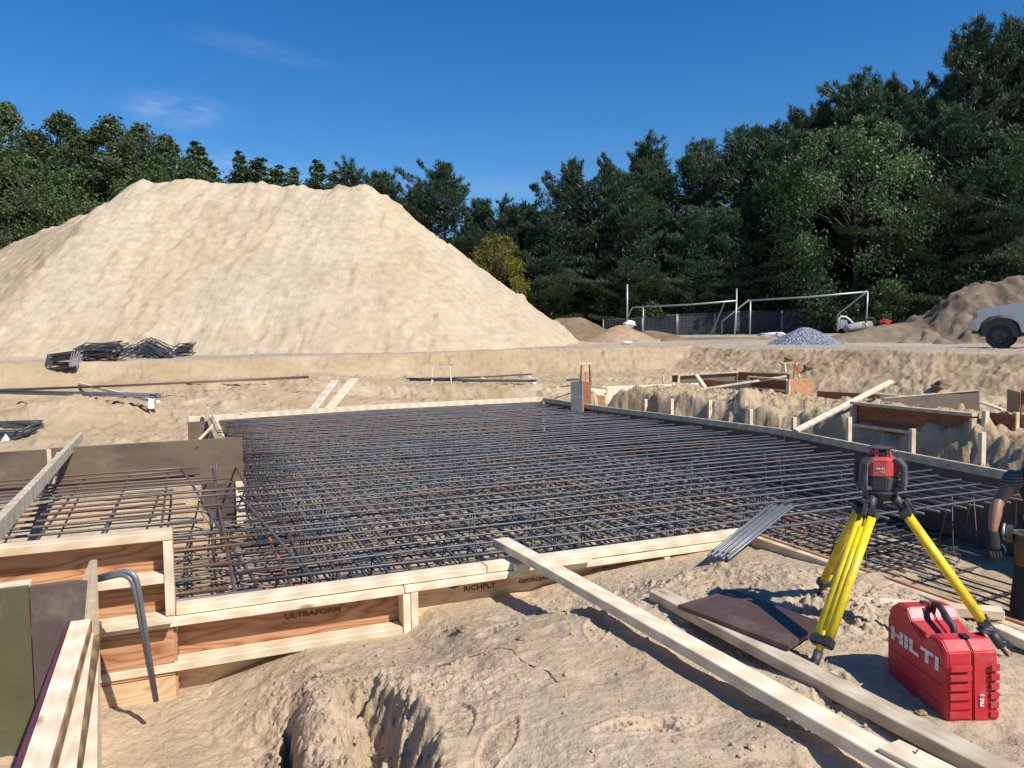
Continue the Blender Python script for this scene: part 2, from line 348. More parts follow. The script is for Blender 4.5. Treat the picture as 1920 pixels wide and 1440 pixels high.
class MB:
    def __init__(s): s.v = []; s.f = []
    def add(s, vs, fs):
        o = len(s.v); s.v += [Vector(x) for x in vs]; s.f += [tuple(i+o for i in f) for f in fs]; return s
    def tube(s, pts, r, seg=8): return s.add(*tube_data(pts, r, seg))
    def box(s, c, ex, ey, ez):
        """centre and three half-axis vectors"""
        c, ex, ey, ez = map(Vector, (c, ex, ey, ez))
        vs = [c+ex*a+ey*b_+ez*d for a in (-1, 1) for b_ in (-1, 1) for d in (-1, 1)]
        return s.add(vs, [(0, 1, 3, 2), (4, 6, 7, 5), (0, 4, 5, 1), (2, 3, 7, 6), (0, 2, 6, 4), (1, 5, 7, 3)])
    def prism(s, poly, ex, ey, ez, o, t):
        """polygon in the ex,ey plane thickened along ez by t"""
        n = len(poly); a = [o+ex*p[0]+ey*p[1] for p in poly]; b_ = [q+ez*t for q in a]
        return s.add(a+b_, [tuple(range(n-1, -1, -1)), tuple(range(n, 2*n))]+[(i, (i+1) % n, n+(i+1) % n, n+i) for i in range(n)])
    def build(s, name, mat, parent=None, smooth=False, bev=0, mw=None):
        inv = (mw.inverted() if mw else None)
        me = mesh(name, [inv @ v for v in s.v] if inv else s.v, s.f, smooth)
        bm = bmesh.new(); bm.from_mesh(me); bmesh.ops.recalc_face_normals(bm, faces=bm.faces)
        if bev: bmesh.ops.bevel(bm, geom=[e for e in bm.edges if len(e.link_faces) == 2 and e.calc_face_angle(0) > 0.5], offset=bev, segments=2, affect='EDGES')
        bm.to_mesh(me); bm.free()
        return link(name, me, mat, parent, mw)
def at_base(o):
    """put a one-mesh thing's origin at its base"""
    return o
ORD = ['nearest', 'second', 'third', 'fourth', 'fifth', 'sixth', 'seventh', 'eighth', 'ninth', 'tenth', 'eleventh', 'twelfth']
def dup(root, mw, label=None, group=None):
    r = root.copy(); COL.objects.link(r); r.matrix_basis = mw
    if label: r['label'] = label
    if group: r['group'] = group
    for ch in root.children:
        c = ch.copy(); COL.objects.link(c); c.parent = r
        for g in ch.children:
            d = g.copy(); COL.objects.link(d); d.parent = c
    return r

# ------------------------------------------------------------------ noise on numpy arrays
def _h(ix, iy, s):
    h = (ix*374761393 + iy*668265263 + s*974634777) & 0xffffffff
    h = ((h ^ (h >> 13))*1274126177) & 0xffffffff
    return (h ^ (h >> 16))
def pn(x, y, s=0):
    ix = np.floor(x).astype(np.int64); iy = np.floor(y).astype(np.int64); fx = x-ix; fy = y-iy
    ux = fx*fx*fx*(fx*(fx*6-15)+10); uy = fy*fy*fy*(fy*(fy*6-15)+10)
    def g(a, b_, dx, dy):
        t = _h(ix+a, iy+b_, s).astype(np.float64)*(2*math.pi/4294967296.0); return np.cos(t)*dx+np.sin(t)*dy
    n0 = g(0, 0, fx, fy)*(1-ux)+g(1, 0, fx-1, fy)*ux; n1 = g(0, 1, fx, fy-1)*(1-ux)+g(1, 1, fx-1, fy-1)*ux
    return (n0*(1-uy)+n1*uy)*1.5
def fbm(x, y, o=4, s=0, g=0.5):
    r = 0; a = 1
    for i in range(o): r = r+a*pn(x*(2**i), y*(2**i), s+i); a *= g
    return r
def crumbs(x, y, cell, fill_, seed):
    """union of small lumps of random size, one per cell: crisp creases between them"""
    x = x/cell+.35*pn(x/cell*1.7, y/cell*1.7, seed+3); y = y/cell+.35*pn(x*1.7+9, y/cell*1.7, seed+4)
    ix = np.floor(x).astype(np.int64); iy = np.floor(y).astype(np.int64); out = np.zeros(x.shape)
    for a in (-1, 0, 1):
        for b_ in (-1, 0, 1):
            h1 = _h(ix+a, iy+b_, seed)/4294967296.0; h2 = _h(ix+a, iy+b_, seed+1)/4294967296.0; h3 = _h(ix+a, iy+b_, seed+2)/4294967296.0
            r2 = np.where(h3 < fill_, .25+.55*h3/fill_, 0)**2-(x-ix-a-h1)**2-(y-iy-b_-h2)**2
            out = np.maximum(out, np.sqrt(np.maximum(r2, 0)))
    return out*cell
def ss(a, b_, x):
    t = np.clip((x-a)/(b_-a), 0, 1); return t*t*(3-2*t)
PIT = [(-70, -40), (-30, 8), (-15.2, 21.5), (-8.1, 27.5), (0, 33.5), (8.6, 37.0), (10.7, 29.0), (12.0, 24), (13.2, 19.6), (16.0, 12), (20, -40)]
def pitdist(x, y):
    d = np.full(x.shape, 1e9); ins = np.zeros(x.shape, bool); n = len(PIT)
    for i in range(n):
        (ax, ay), (bx, by) = PIT[i], PIT[(i+1) % n]
        vx, vy = bx-ax, by-ay; t = np.clip(((x-ax)*vx+(y-ay)*vy)/(vx*vx+vy*vy), 0, 1)
        d = np.minimum(d, np.hypot(x-ax-t*vx, y-ay-t*vy))
        c = ((ay > y) != (by > y)) & (x < (bx-ax)*(y-ay)/(by-ay+1e-12)+ax); ins ^= c
    return np.where(ins, d, -d)
CV = [-6, -.9, -.24, .03, .47, .63, .96, 1.11, 1.75, 2.1, 2.48, 3.2]
CZC = [-.05, -.06, -.12, -.11, .02, .02, .02, .09, .12, .17, .20, .24]
RVu = [2.0, 4.4, 5.7, 7.7, 9.6, 11.6, 14.0]; RVv = [6.45, 6.46, 6.61, 6.90, 6.75, 6.5, 6.46]
def ground_h(x, y, detail=True):
    """height of the ground, plus 'road' and 'damp' masks"""
    u = x*U.x+y*U.y; v = x*V.x+y*V.y
    rr = np.hypot(x, y)
    nl = fbm(x*0.13, y*0.13, 3, 1); nm = fbm(x*0.6, y*0.6, 4, 11); nf = fbm(x*2.6, y*2.6, 4, 21)
    wx = x+0.25*nm; 
    dp = pitdist(x, y) + 0.30*fbm(x*0.30, y*0.30, 3, 31) + 0.05*nm
    zf = 0.92 + 0.55*ss(33, 52, y) + 0.05*nl + 0.02*nm
    # floor inside the pit
    zi = -0.30 + 0.05*nm
    # bench beyond the far form
    zi = np.where(True, zi + 0.30*ss(0, 1.3, (y-0.12*x) - (22.3+0.8*nm)), zi)
    # left hump of spoil under the bars
    def gs(cx, cy, sx, sy, a, rot=0.0):
        c, s = math.cos(rot), math.sin(rot); dx = (x-cx)*c+(y-cy)*s; dy = -(x-cx)*s+(y-cy)*c
        return a*np.exp(-(dx/sx)**2-(dy/sy)**2)
    zi += gs(-9.4, 16.2, 1.5, 1.1, 0.58, 0.2) + gs(-13.5, 16.0, 3.0, 2.0, 0.30, 0.2) + gs(-6.0, 16.8, 2.6, 1.8, 0.12)+gs(-5.5, 20, 3, 1.6, 0.25)+gs(1.5, 17.2, 2.5, .8, 0.12)
    zi += 0.28*ss(0, 1, (y+0.25*x-13.5)/4.5)*ss(-3, -7, x)
    # right plateau behind the stakes
    redge = np.interp(u, RVu, RVv)
    dv = v-redge
    er = 0.20*fbm(u*0.6, v*0.6, 3, 41)
    pl = ss(0.50, 1.15, dv+er)
    zpl = 0.30 + 0.16*np.exp(-((dv-1.6)/0.8)**2)*(1+0.5*nm) + 0.05*nm
    zpl -= 0.35*ss(3.5, 6.5, dv)
    m_u = ss(13.8, 12.8, u+0.6*nm)
    zi = zi*(1-pl*m_u)+zpl*pl*m_u
    tr = ss(1.25, 0.45, dv+er)*ss(0.0, 0.1, dv)*ss(13.5, 12.5, u)
    zi = zi*(1-tr)+(-0.22+0.06*nm)*tr
    # foreground bank the camera stands on
    zc = np.interp(v, CV, CZC)
    d0 = 3.74-u
    # edge of the high bank: world x about -0.95
    bx = -1.0 + 0.05*fbm(x*1.8, y*1.8, 3, 51) + 0.30*np.clip(3.05-y, -1, 1.5)
    high = ss(-0.10, 0.20, x-bx)
    hz = 0.285 + 0.035*fbm(x*1.1, y*1.1, 3, 61) - 0.07*ss(0.45, -0.5, x)*1.0
    hz -= gs(1.0, 3.12, 0.30, 0.25, 0.035)
    hz += gs(1.05, 4.1, 0.3, 0.2, 0.05)+gs(0.95, 3.72, 0.45, 0.30, 0.06, 0.4) + gs(1.30, 3.45, 0.25, 0.2, 0.05) - gs(0.25, 3.75, 0.35, 0.22, 0.08)
    lo = -0.10 + 0.02*nm + 0.015*nf
    zfg = lo*(1-high)+hz*high
    # the dug hole beside the bank
    hx = -0.66 + 0.33*np.clip(3.12-y, -1, 1.6)
    wob = 0.05*fbm(x*2.2, y*2.2, 2, 71)+0.012*fbm(x*11, y*11, 2, 75)
    hd = np.abs(x-hx+0.03*np.sin(y*7)) - 0.105 + wob
    hole = ss(0.05, -0.08, hd)*ss(3.10, 2.98, y+wob*1.5)
    zfg = zfg*(1-hole)+(0.02+0.03*fbm(x*7, y*7, 3, 81)+0.10*np.clip(fbm(x*9, y*9, 3, 83)-.05, 0, 1))*hole
    edge = np.exp(-(hd/0.07)**2)*ss(3.3, 3.1, y)+.7*np.exp(-((x-bx-.05)/.12)**2)*ss(3.5, 3.2, y)
    zfg += edge*(.030*fbm(x*11, y*11, 3, 201)+.016*np.clip(fbm(x*26, y*26, 2, 205), -.3, 1))*(rr < 5)
    # lumpy spur between hole and low ground
    spur = np.exp(-((x+0.93-0.12*(3-y))/0.10)**2)*ss(3.35, 3.0, y)*(1-hole)
    zfg += -0.05*spur*(0.6+fbm(x*5, y*5, 3, 85))
    crack = np.exp(-((x+0.92-0.31*(3.02-y)+0.02*fbm(x*0, y*7, 2, 87))/0.020)**2)*ss(3.02, 2.92, y)*ss(1.7, 1.8, y)
    zfg += gs(-0.62, 2.45, 0.16, 0.35, -0.10)+gs(-1.02, 3.02, .09, .07, -.10)
    zfg -= 0.24*crack
    k = ss(0.02, 1.25-0.4*ss(.7, 1.5, v), d0)
    zfg = zc*(1-k)+zfg*k
    fgm = (u < 3.85) & (v < 3.17)
    # pits that hold the steel
    z_in = np.where(fgm, zfg, zi)
    ramp_ = .42*ss(7.6, 8.5, u)*ss(.3, -.1, v)
    mat_ = ((u > 3.85) & (u < 13.9) & (v < redge+0.10) & (v > 0.42)) | ((u > 3.80) & (u < 8.55) & (v <= 0.45) & (v > -7)) | ((u <= 3.9) & (v >= 3.14) & (v < redge+0.10))
    zm = -0.45 + 0.02*nm + 0.012*nf + ramp_
    z_in = np.where(mat_ & ~fgm, zm, z_in)
    slope = 0.36+0.10*ss(4, -4, x)
    wall = zf - np.maximum(dp, 0)*slope*1.15
    z = np.where(dp > 0, np.maximum(z_in, wall), zf)
    onwall = (dp > 0) & (wall > z_in)
    # roughness of the diggings
    if detail:
        cr_ = 1-np.abs(fbm(x*1.3, y*1.3, 4, 91)); lump = np.clip(fbm(x*3.0, y*3.0, 4, 95)-0.05, 0, 1)
        z += np.where(onwall, (0.05*nm + (0.05*np.maximum(lump-0.05, 0))*(0.25+ss(-.15, .25, fbm(x*0.45, y*0.6, 3, 98))) + 0.07*(cr_-0.85) - 0.10*np.clip(0.08-np.abs(fbm(x*.8, y*.8, 3, 92)), 0, 1)*6*.4)*ss(0, .6, dp), 0)
        amp = np.where(mat_, 0.006, np.where(fgm, 0.007, 0.03))
        rough_m = ss(-0.1, 0.35, fbm(x*0.9+5, y*0.9, 3, 99))
        l2 = np.clip(fbm(x*9, y*9, 4, 101)-0.08, 0, 1)
        z += amp*(nf*0.6 + 1.6*l2*rough_m)
        # clods near the hole, the tripod and on the spoil by the stakes
        near = fgm & (rr < 5.5)
        patch = 0.75*np.exp(-((x+0.65)/0.5)**2-((y-2.7)/0.6)**2)*1.2 + np.exp(-((x-1.55)/0.45)**2-((y-3.2)/0.28)**2)*1.3 + np.exp(-((x-0.8)/0.7)**2-((y-3.7)/0.35)**2)*0.9 + 0.18
        cl1 = np.clip(fbm(x*14, y*14, 3, 111)-0.02, 0, 1); cl2 = np.clip(fbm(x*34, y*34, 2, 115), 0, 1)
        z += np.where(near, patch*(0.014*cl1+0.004*cl2)*ss(3.85, 3.7, u), 0)
        if x.size > 50:
            for sub, fn in ((near & (y > .5), 0), (eb_mask(dv, u) & (rr > 4) & (rr < 22), 1), ((dp > 0) & ~fgm & ~mat_ & (rr > 8) & (rr < 42) & (np.abs(x) < 24), 2)):
                xs_, ys_ = x[sub], y[sub]
                if xs_.size == 0: continue
                if fn == 0:
                    pt = np.clip(patch[sub]*.9+1.1*edge[sub]-.05, .03, 1.1)*ss(3.85, 3.7, u[sub])*(.35+.65*ss(-.2, .2, fbm(xs_*3, ys_*3, 2, 301)))
                    z[sub] += pt*(.62*crumbs(xs_, ys_, .055, .45, 311)+.8*crumbs(xs_, ys_, .024, .6, 321)+.8*crumbs(xs_, ys_, .012, .6, 331))
                elif fn == 1:
                    pt = .25+.75*ss(-.1, .25, fbm(xs_*1.5, ys_*1.5, 2, 341)); z[sub] += pt*(.6*crumbs(xs_, ys_, .16, .5, 351)+.7*crumbs(xs_, ys_, .06, .6, 361))
                else:
                    pt = ss(-.05, .3, fbm(xs_*.45, ys_*.45, 3, 371)); z[sub] += pt*(.34*crumbs(xs_, ys_, .30, .30, 381)+.45*crumbs(xs_, ys_, .13, .5, 391))
        # trodden hollows
        z -= np.where(near, 0.016*np.clip(-fbm(x*4.5, y*4.5, 2, 118)-0.25, 0, 1)*2, 0)
        eb = ss(0.35, 0.8, dv)*ss(1.9, 1.1, dv)*ss(13.5, 12.5, u)*(u > 2)
        z += eb*0.04*np.clip(fbm(x*2.2, y*2.2, 4, 121), -0.5, .6)
        z += np.where((dp > 0) & ~fgm & ~mat_, 0.05*np.clip(fbm(x*4, y*4, 3, 131), 0, 1)+0.05*fbm(x*1.4, y*1.4, 3, 133)-0.03*np.clip(.12-np.abs(fbm(x*.5, y*1.6, 3, 135)), 0, 1)/.12, 0)
    road = ss(0.0, -0.6, dp+0.3*nf)*ss(-5.5, -4.0, dp)*ss(-18, -14, x+0*y)
    road = np.maximum(road, ss(0, -1, dp)*ss(6, 12, x)*0.9)
    road = np.clip(road*(0.65+0.5*nm+0.3*nl), 0, 1)
    damp_shade = np.clip((dp > -.3)*ss(5.5, 9, rr)*(0.42+0.35*fbm(x*0.5, y*0.5, 4, 141)) + onwall*.15, 0, .85)*ss(-.3, .2, dp)
    return z, road, damp_shade
def eb_mask(dv, u): return (dv > .35) & (dv < 3.2) & (u > 2) & (u < 14)
def gz(x, y): return float(ground_h(np.array([float(x)]), np.array([float(y)]), True)[0][0])

def grid_mesh(name, X, Y, Z, wrap=False, smooth=True):
    nr, nc = X.shape; me = bpy.data.meshes.new(name)
    co = np.stack([X, Y, Z], -1).reshape(-1, 3).astype(np.float32)
    i = np.arange(nr*nc).reshape(nr, nc); j = np.roll(i, -1, 1) if wrap else None
    if wrap: q = np.stack([i[:-1], j[:-1], j[1:], i[1:]], -1).reshape(-1, 4)
    else: q = np.stack([i[:-1, :-1], i[:-1, 1:], i[1:, 1:], i[1:, :-1]], -1).reshape(-1, 4)
    return me, co, q
def fill(me, co, q, smooth=True, attrs=None):
    n = len(q); k = q.shape[1]
    me.vertices.add(len(co)); me.vertices.foreach_set('co', co.ravel().astype(np.float32))
    me.loops.add(n*k); me.loops.foreach_set('vertex_index', q.ravel().astype(np.int32))
    me.polygons.add(n); me.polygons.foreach_set('loop_start', np.arange(0, n*k, k, dtype=np.int32))
    me.update(calc_edges=True)
    if smooth: me.polygons.foreach_set('use_smooth', np.ones(n, bool))
    for a, val in (attrs or {}).items():
        at = me.attributes.new(a, 'FLOAT', 'POINT'); at.data.foreach_set('value', val.ravel().astype(np.float32))
    me.update(); return me

# ------------------------------------------------------------------ the ground
QUAL = 1.0
ang = np.concatenate([np.linspace(-35.5, 35.5, int(880*QUAL)), np.linspace(36.5, 75, 45), np.linspace(80, 280, 41), np.linspace(285-360, -36.5, 45)+360])*math.pi/180
rad = np.concatenate([[0.02, 0.3, 0.7, 1.0], np.exp(np.linspace(math.log(1.25), math.log(5.5), 760)), np.exp(np.linspace(math.log(5.53), math.log(60), 560)), np.exp(np.linspace(math.log(62), math.log(900), 40))])
RA, AN = np.meshgrid(rad, ang, indexing='ij')
X = RA*np.sin(AN); Y = RA*np.cos(AN)
Z, road, damp_shade = ground_h(X, Y)
for (px_, py_, an) in ((935, 1405, 70), (1190, 1390, 20), (1245, 1385, 25), (860, 1350, 100), (1480, 1380, -30), (1380, 1240, 10), (310, 1385, 50), (240, 1405, 70), (700, 1215, 20), (1120, 1190, 80), (1560, 1330, 60), (950, 1150, 10)):
    p_ = P(px_, py_, .24); a_ = R(an); m_ = (np.abs(X-p_.x) < .22) & (np.abs(Y-p_.y) < .22); xx = X[m_]-p_.x; yy_ = Y[m_]-p_.y
    l_ = xx*math.cos(a_)+yy_*math.sin(a_); t_ = -xx*math.sin(a_)+yy_*math.cos(a_); wd = .045+.008*np.cos(l_*22); e_ = np.sqrt((l_/.14)**2+(t_/wd)**2)
    Z[m_] += .7*(-.010*ss(1.05, .9, e_)+.006*np.exp(-((e_-1.15)/.12)**2)+.0045*ss(1.0, .9, e_)*np.sign(np.sin(l_*2*math.pi/.028))*(np.abs(t_) > .008))
me, co, q = grid_mesh('ground', X, Y, Z, wrap=True); q = q[:, ::-1]
fill(me, co, q, True, {'road': road, 'damp_shade': damp_shade})
g = link('ground', me, SAND); tag(g, kind='structure')
GROUND_OK = True

# ------------------------------------------------------------------ sand and dirt piles
def pile(name, segs, x0, x1, y0, y1, step, slope, mat, label, nz=1.0, seed=0, sink=0.35, big=False, rough=0.0):
    xs = np.arange(x0, x1, step); ys = np.arange(y0, y1, step); Xg, Yg = np.meshgrid(xs, ys)
    w1 = 1.2*nz*fbm(Xg*0.12, Yg*0.12, 3, seed+1)
    Zp = np.full(Xg.shape, -50.0)
    for (a, b_) in segs:
        for t in np.linspace(0, 1, 30):
            cx, cy, cz = [a[i]+(b_[i]-a[i])*t for i in range(3)]
            d = np.hypot(Xg-cx, Yg-cy); Zp = np.maximum(Zp, cz-slope*np.sqrt(d*d+0.15*nz))
    th = fbm(Xg*0.5, Yg*0.5, 4, seed+5)
    if rough: Zp += rough*(.50*np.clip(fbm(Xg*.45, Yg*.45, 3, seed+71), -.6, .5)+.16*fbm(Xg*1.3, Yg*1.3, 3, seed+73)+.10*np.clip(fbm(Xg*3.2, Yg*3.2, 2, seed+75), 0, .6))
    Zp += nz*(0.14*w1 + (0.045 if big else 0.09)*th) + (0.03 if big else 0.06)*nz*fbm(Xg*1.6, Yg*1.6, 4, seed+9) + 0.05*nz*np.clip(fbm(Xg*2.8, Yg*2.8, 3, seed+15), 0, 1)*ss(-.2, .4, fbm(Xg*.25, Yg*.25, 3, seed+17))
    gul = np.abs(fbm(Xg*0.9, Yg*0.22, 4, seed+25)); Zp -= 0.07*nz*np.clip(0.16-gul, 0, 1)*2
    Zg = ground_h(Xg, Yg, False)[0]; dm = np.zeros(Xg.shape)
    if big:
        st = ss(.10, .35, fbm(Xg*.42, Yg*.07, 3, seed+31)); Zp += st*(.07*np.clip(fbm(Xg*2.2, Yg*2.2, 4, seed+35), 0, 1)+.50*crumbs(Xg, Yg, .40, .5, 401)+.10*crumbs(Xg, Yg, 1.1, .3, 411))+.22*crumbs(Xg, Yg, .45, .10, 421)
        hip = ss(.5, -1.6, Xg-(-21.6-(45-Yg)*.16+.8*fbm(Xg*.3, Yg*.3, 3, seed+41))); Zp -= .55*hip; dm = .42*hip*(.7+.5*fbm(Xg*.4, Yg*.4, 3, seed+43))+.18*st  # left flank: damp brown sand plus its weaker sun, both put into colour
        Zp += .20*np.clip(fbm(Xg*.75, Yg*.3, 3, seed+51), -.6, .8)*ss(-1.5, .3, Zp-9.3)
        for s3 in (61, 67, 73): rdg = np.abs(fbm(Xg*.55+s3, Yg*(.09 if s3 < 70 else .5), 4, seed+s3)); Zp -= .07*np.clip(.05-rdg, 0, 1)/.05*ss(.0, .3, fbm(Xg*.2, Yg*.2, 2, seed+s3+1)+.2)
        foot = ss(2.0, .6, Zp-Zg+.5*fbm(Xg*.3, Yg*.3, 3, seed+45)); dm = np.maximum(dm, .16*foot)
    Zp = np.where(Zp < Zg-sink, Zg-sink, Zp)
    me, co, q = grid_mesh(name, Xg, Yg, Zp)
    keep = (Zp > Zg-sink+0.001).ravel(); fk = keep[q].any(1); q = q[fk]
    used = np.unique(q); rm = np.full(len(co), -1); rm[used] = np.arange(len(used)); co = co[used]; q = rm[q]
    fill(me, co, q, True, {'damp_shade': dm.ravel()[used]}); o = link(name, me, mat); tag(o, label, name.replace('_', ' ')); return o
def T(v): return (v.x, v.y, v.z)
A_ = D(278, 329, 45); B_ = D(682, 334, 45); C_ = D(-80, 476, 60)
M1 = D(360, 330, 45.3); M2 = D(520, 337, 45); M3 = D(598, 342, 45)
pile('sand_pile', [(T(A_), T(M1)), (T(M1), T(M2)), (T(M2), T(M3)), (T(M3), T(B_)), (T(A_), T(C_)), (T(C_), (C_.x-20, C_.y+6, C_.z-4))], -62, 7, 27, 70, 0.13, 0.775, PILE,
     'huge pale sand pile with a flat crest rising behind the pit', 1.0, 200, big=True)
pile('dirt_pile', [(T(D(1085, 590, 47)), T(D(1050, 592, 47.5)))], 0, 12, 42, 54, 0.12, 0.55, SOIL, 'dark brown dirt pile right behind the foot of the sand pile', 0.5, 300)
pile('dirt_pile', [(T(D(1160, 606, 44)), T(D(1168, 606, 44)))], 2, 12, 38, 50, 0.12, 0.50, SOIL2, 'light brown dirt pile with a rounded top left of the goals', 0.4, 310)
pile('dirt_pile', [(T(D(1215, 618, 48)), T(D(1260, 626, 48)))], 4, 16, 43, 53, 0.12, 0.22, SOIL, 'low brown dirt heap trailing off in front of the wire fence', 0.3, 320)
pile('dirt_ledge', [(T(D(1250, 625.5, 43)), T(D(1440, 625.5, 43)))], 7, 18, 40, 46, 0.1, 0.9, SOIL, 'long low ledge of dark torn soil below the goals', 0.3, 330)
pile('gravel_pile', [(T(D(1505, 611, 38)), T(D(1515, 611, 38)))], 10, 19, 34, 42, 0.08, 0.52, GRAVEL, 'blue grey gravel pile between the goal and the haul road', 0.12, 340)
pile('dirt_pile', [(T(D(1580, 622, 40)), T(D(1700, 601, 40))), (T(D(1700, 601, 40)), T(D(1765, 590, 40)))], 12, 28, 34, 47, 0.12, 0.42, SOIL3, 'low grey brown earth bank right of the gravel pile', 0.4, 350, rough=.25)
pile('soil_mound', [(T(D(1735, 590, 40)), T(D(1840, 522, 40))), (T(D(1840, 522, 40)), T(D(1925, 512, 40))), (T(D(1925, 512, 40)), T(D(2050, 530, 40)))], 17, 42, 32, 52, 0.10, 0.62, SOIL3,
     'big lumpy grey soil mound rising behind the pickup truck', 1.0, 360, rough=1.0)

# ------------------------------------------------------------------ formwork of the footing
def hor(b, *a): return a
def text_obj(s, size, o, ex, ey, mat, parent, thick=0.001, bold=False, sx=1.0, name='lettering'):
    c = bpy.data.curves.new('t', 'FONT'); c.body = s; c.size = size; c.extrude = thick; c.resolution_u = 3
    if bold: c.offset = size*0.025
    ob = bpy.data.objects.new('t', c); COL.objects.link(ob); bpy.context.view_layer.update()
    me = bpy.data.meshes.new_from_object(ob.evaluated_get(bpy.context.evaluated_depsgraph_get())); bpy.data.objects.remove(ob)
    me.name = name; me.materials.clear(); ez = ex.cross(ey)
    return link(name, me, mat, parent, frame(ex*sx, ey, ez, o))

# near form
fb = empty('footing_form', UV(3.8, 1.5, -0.4), 'long orange plywood form with doubled pale top boards nearest the camera', 'formwork', 'forms round the footing')
uvbox('plywood_panel', 3.842, 3.860, -0.098, 0.98, -0.002, 0.297, PLY, fb); uvbox('plywood_panel', 3.842, 3.860, -0.098, 0.98, -0.45, -0.004, PLYL, fb)
uvbox('plywood_panel', 3.842, 3.860, 0.984, 3.12, -0.45, 0.297, PLYL, fb)
uvbox('top_board', 3.752, 3.840, -0.10, 1.40, 0.262, 0.300, PALE, fb, 0.003, 0.002)
uvbox('top_board', 3.752, 3.840, 1.404, 3.12, 0.262, 0.302, PALE, fb, 0.003, 0.002)
uvbox('wale', 3.728, 3.838, -0.72, 0.95, 0.218, 0.257, PALE, fb, 0.003, 0.002)
uvbox('wale', 3.735, 3.838, 0.955, 3.02, 0.222, 0.258, PALE, fb, 0.003, 0.002)
uvbox('wale', 3.735, 3.838, -0.72, 0.94, 0.012, 0.050, PALE, fb, 0.003, 0.002)
uvbox('wale', 3.735, 3.838, -0.72, 0.94, -0.16, -0.122, PALE, fb, 0.003)
uvbox('stud', 3.738, 3.838, 0.945, 0.983, -0.2, 0.216, PALE, fb)
uvbox('stud', 3.738, 3.838, 0.986, 1.024, -0.2, 0.219, PALE, fb)
uvbox('stud', 3.745, 3.838, 2.50, 2.54, -0.1, 0.219, PALE, fb)
uvbox('splice_block', 3.70, 3.75, 1.55, 2.00, 0.262, 0.300, PALE, fb)
for s_, vv, zz, sz in (('ULTRAFORM', 0.38, 0.172, 0.038), ('RICHPLY', 1.30, 0.182, 0.038), ('GEORGIA-PACIFIC', 1.62, 0.182, 0.030), ('ULTRAFORM', 2.08, 0.182, 0.038)):
    text_obj(s_, sz, UV(3.840, vv, zz-.03), V, ZZ, INK, fb, 0.0006, True, 1.25, 'stamp')
mb = MB(); mb.prism([(0, 0), (.03, .03), (.06, 0), (.03, -.012)], V, ZZ, U*-1, UV(3.842, 1.22, 0.185), 0.002); mb.build('stamp', INK, fb)

# upper left form
fl = empty('side_form', UV(3.75, -0.8, -0.4), 'tall orange plywood form with pale frame at the left edge of the near side', 'formwork', 'forms round the footing')
uvbox('plywood_panel', 3.742, 3.760, -5.5, -0.112, -0.004, 0.668, PLY, fl); uvbox('plywood_panel', 3.744, 3.762, -5.5, -0.112, -0.45, -0.008, PLYL, fl)
uvbox('top_board', 3.650, 3.740, -5.5, -0.10, 0.634, 0.672, WOOD, fl, 0.003, 0.003)
uvbox('wale', 3.655, 3.738, -0.75, -0.141, 0.445, 0.483, PALE, fl)
uvbox('wale', 3.655, 3.738, -5.5, -0.75, 0.445, 0.483, PALE, fl)
uvbox('wale', 3.655, 3.738, -5.5, -0.11, 0.262, 0.299, PALE, fl)
uvbox('stud', 3.650, 3.738, -0.139, -0.101, 0.300, 0.632, PALE, fl)
uvbox('wale', 3.655, 3.725, -5.5, -0.73, 0.0, 0.038, PALE, fl)
uvbox('return_panel', 3.762, 3.84, -0.118, -0.10, -0.45, 0.66, PLY, fl)

# far form
ff = empty('footing_form', UV(13.9, 3.2, -0.4), 'far form closing the back of the reinforcing mat with a pale top board', 'formwork', 'forms round the footing')
def pboard(name, a, b_, z, w_, h, mat, par, off=0): return board(name, a, b_, w_, h, mat, par, bev=0.003)
fa = P(353, 783, .3); fbp = P(1018, 746, .3); fm_ = P(700, 761, .3)
def vpanel(name, a, b_, z0, z1, t, mat, parent, bev=0.002):
    a = Vector((a.x, a.y, (z0+z1)/2)); b_ = Vector((b_.x, b_.y, (z0+z1)/2)); ex = (b_-a).normalized(); ey = ZZ.cross(ex)
    me = boxmesh(name, (b_-a).length, t, z1-z0, bev); return link(name, me, mat, parent, frame(ex, ey, ZZ, (a+b_)/2))
dirn = (fbp-fa).normalized(); nrm = Vector((-dirn.y, dirn.x, 0))
for a, b_ in ((fa, fm_), (fm_, fbp)):
    dd = (b_-a).normalized()*0.004
    vpanel('plywood_panel', a+nrm*0.02, b_+nrm*0.02-dd, -0.45, 0.262, 0.018, FILM, ff)
    board('top_board', Vector((a.x, a.y, .27))+nrm*0.03, Vector((b_.x, b_.y, .27))+nrm*0.03-dd, 0.04, 0.089, PALE, ff)
# little end of the far form sticking out past the mat
# right form, several boards following its bow
fr = empty('footing_form', UV(9, 6.9, -0.4), 'long grey topped form along the right side of the mat with stakes behind it', 'formwork', 'forms round the footing')
pts = [(1018, 746), (1131, 762.5), (1281, 780.5), (1466, 804.5), (1681, 845.5), (1900, 886), (2150, 938)]
pp = [P(x, y, .3) for x, y in pts]
for i in range(len(pp)-1):
    a, b_ = pp[i], pp[i+1]; dd = (b_-a).normalized(); nn = ZZ.cross(dd)
    e0 = dd*0.003
    board('top_board', Vector((a.x, a.y, .262))+nn*0.012+e0, Vector((b_.x, b_.y, .262))+nn*0.012-e0, 0.04, 0.080, WEATH, fr, bev=0.003)
    vpanel('plywood_panel', a+nn*0.045+e0, b_+nn*0.045-e0, -0.45, 0.285, 0.018, DFILM, fr)
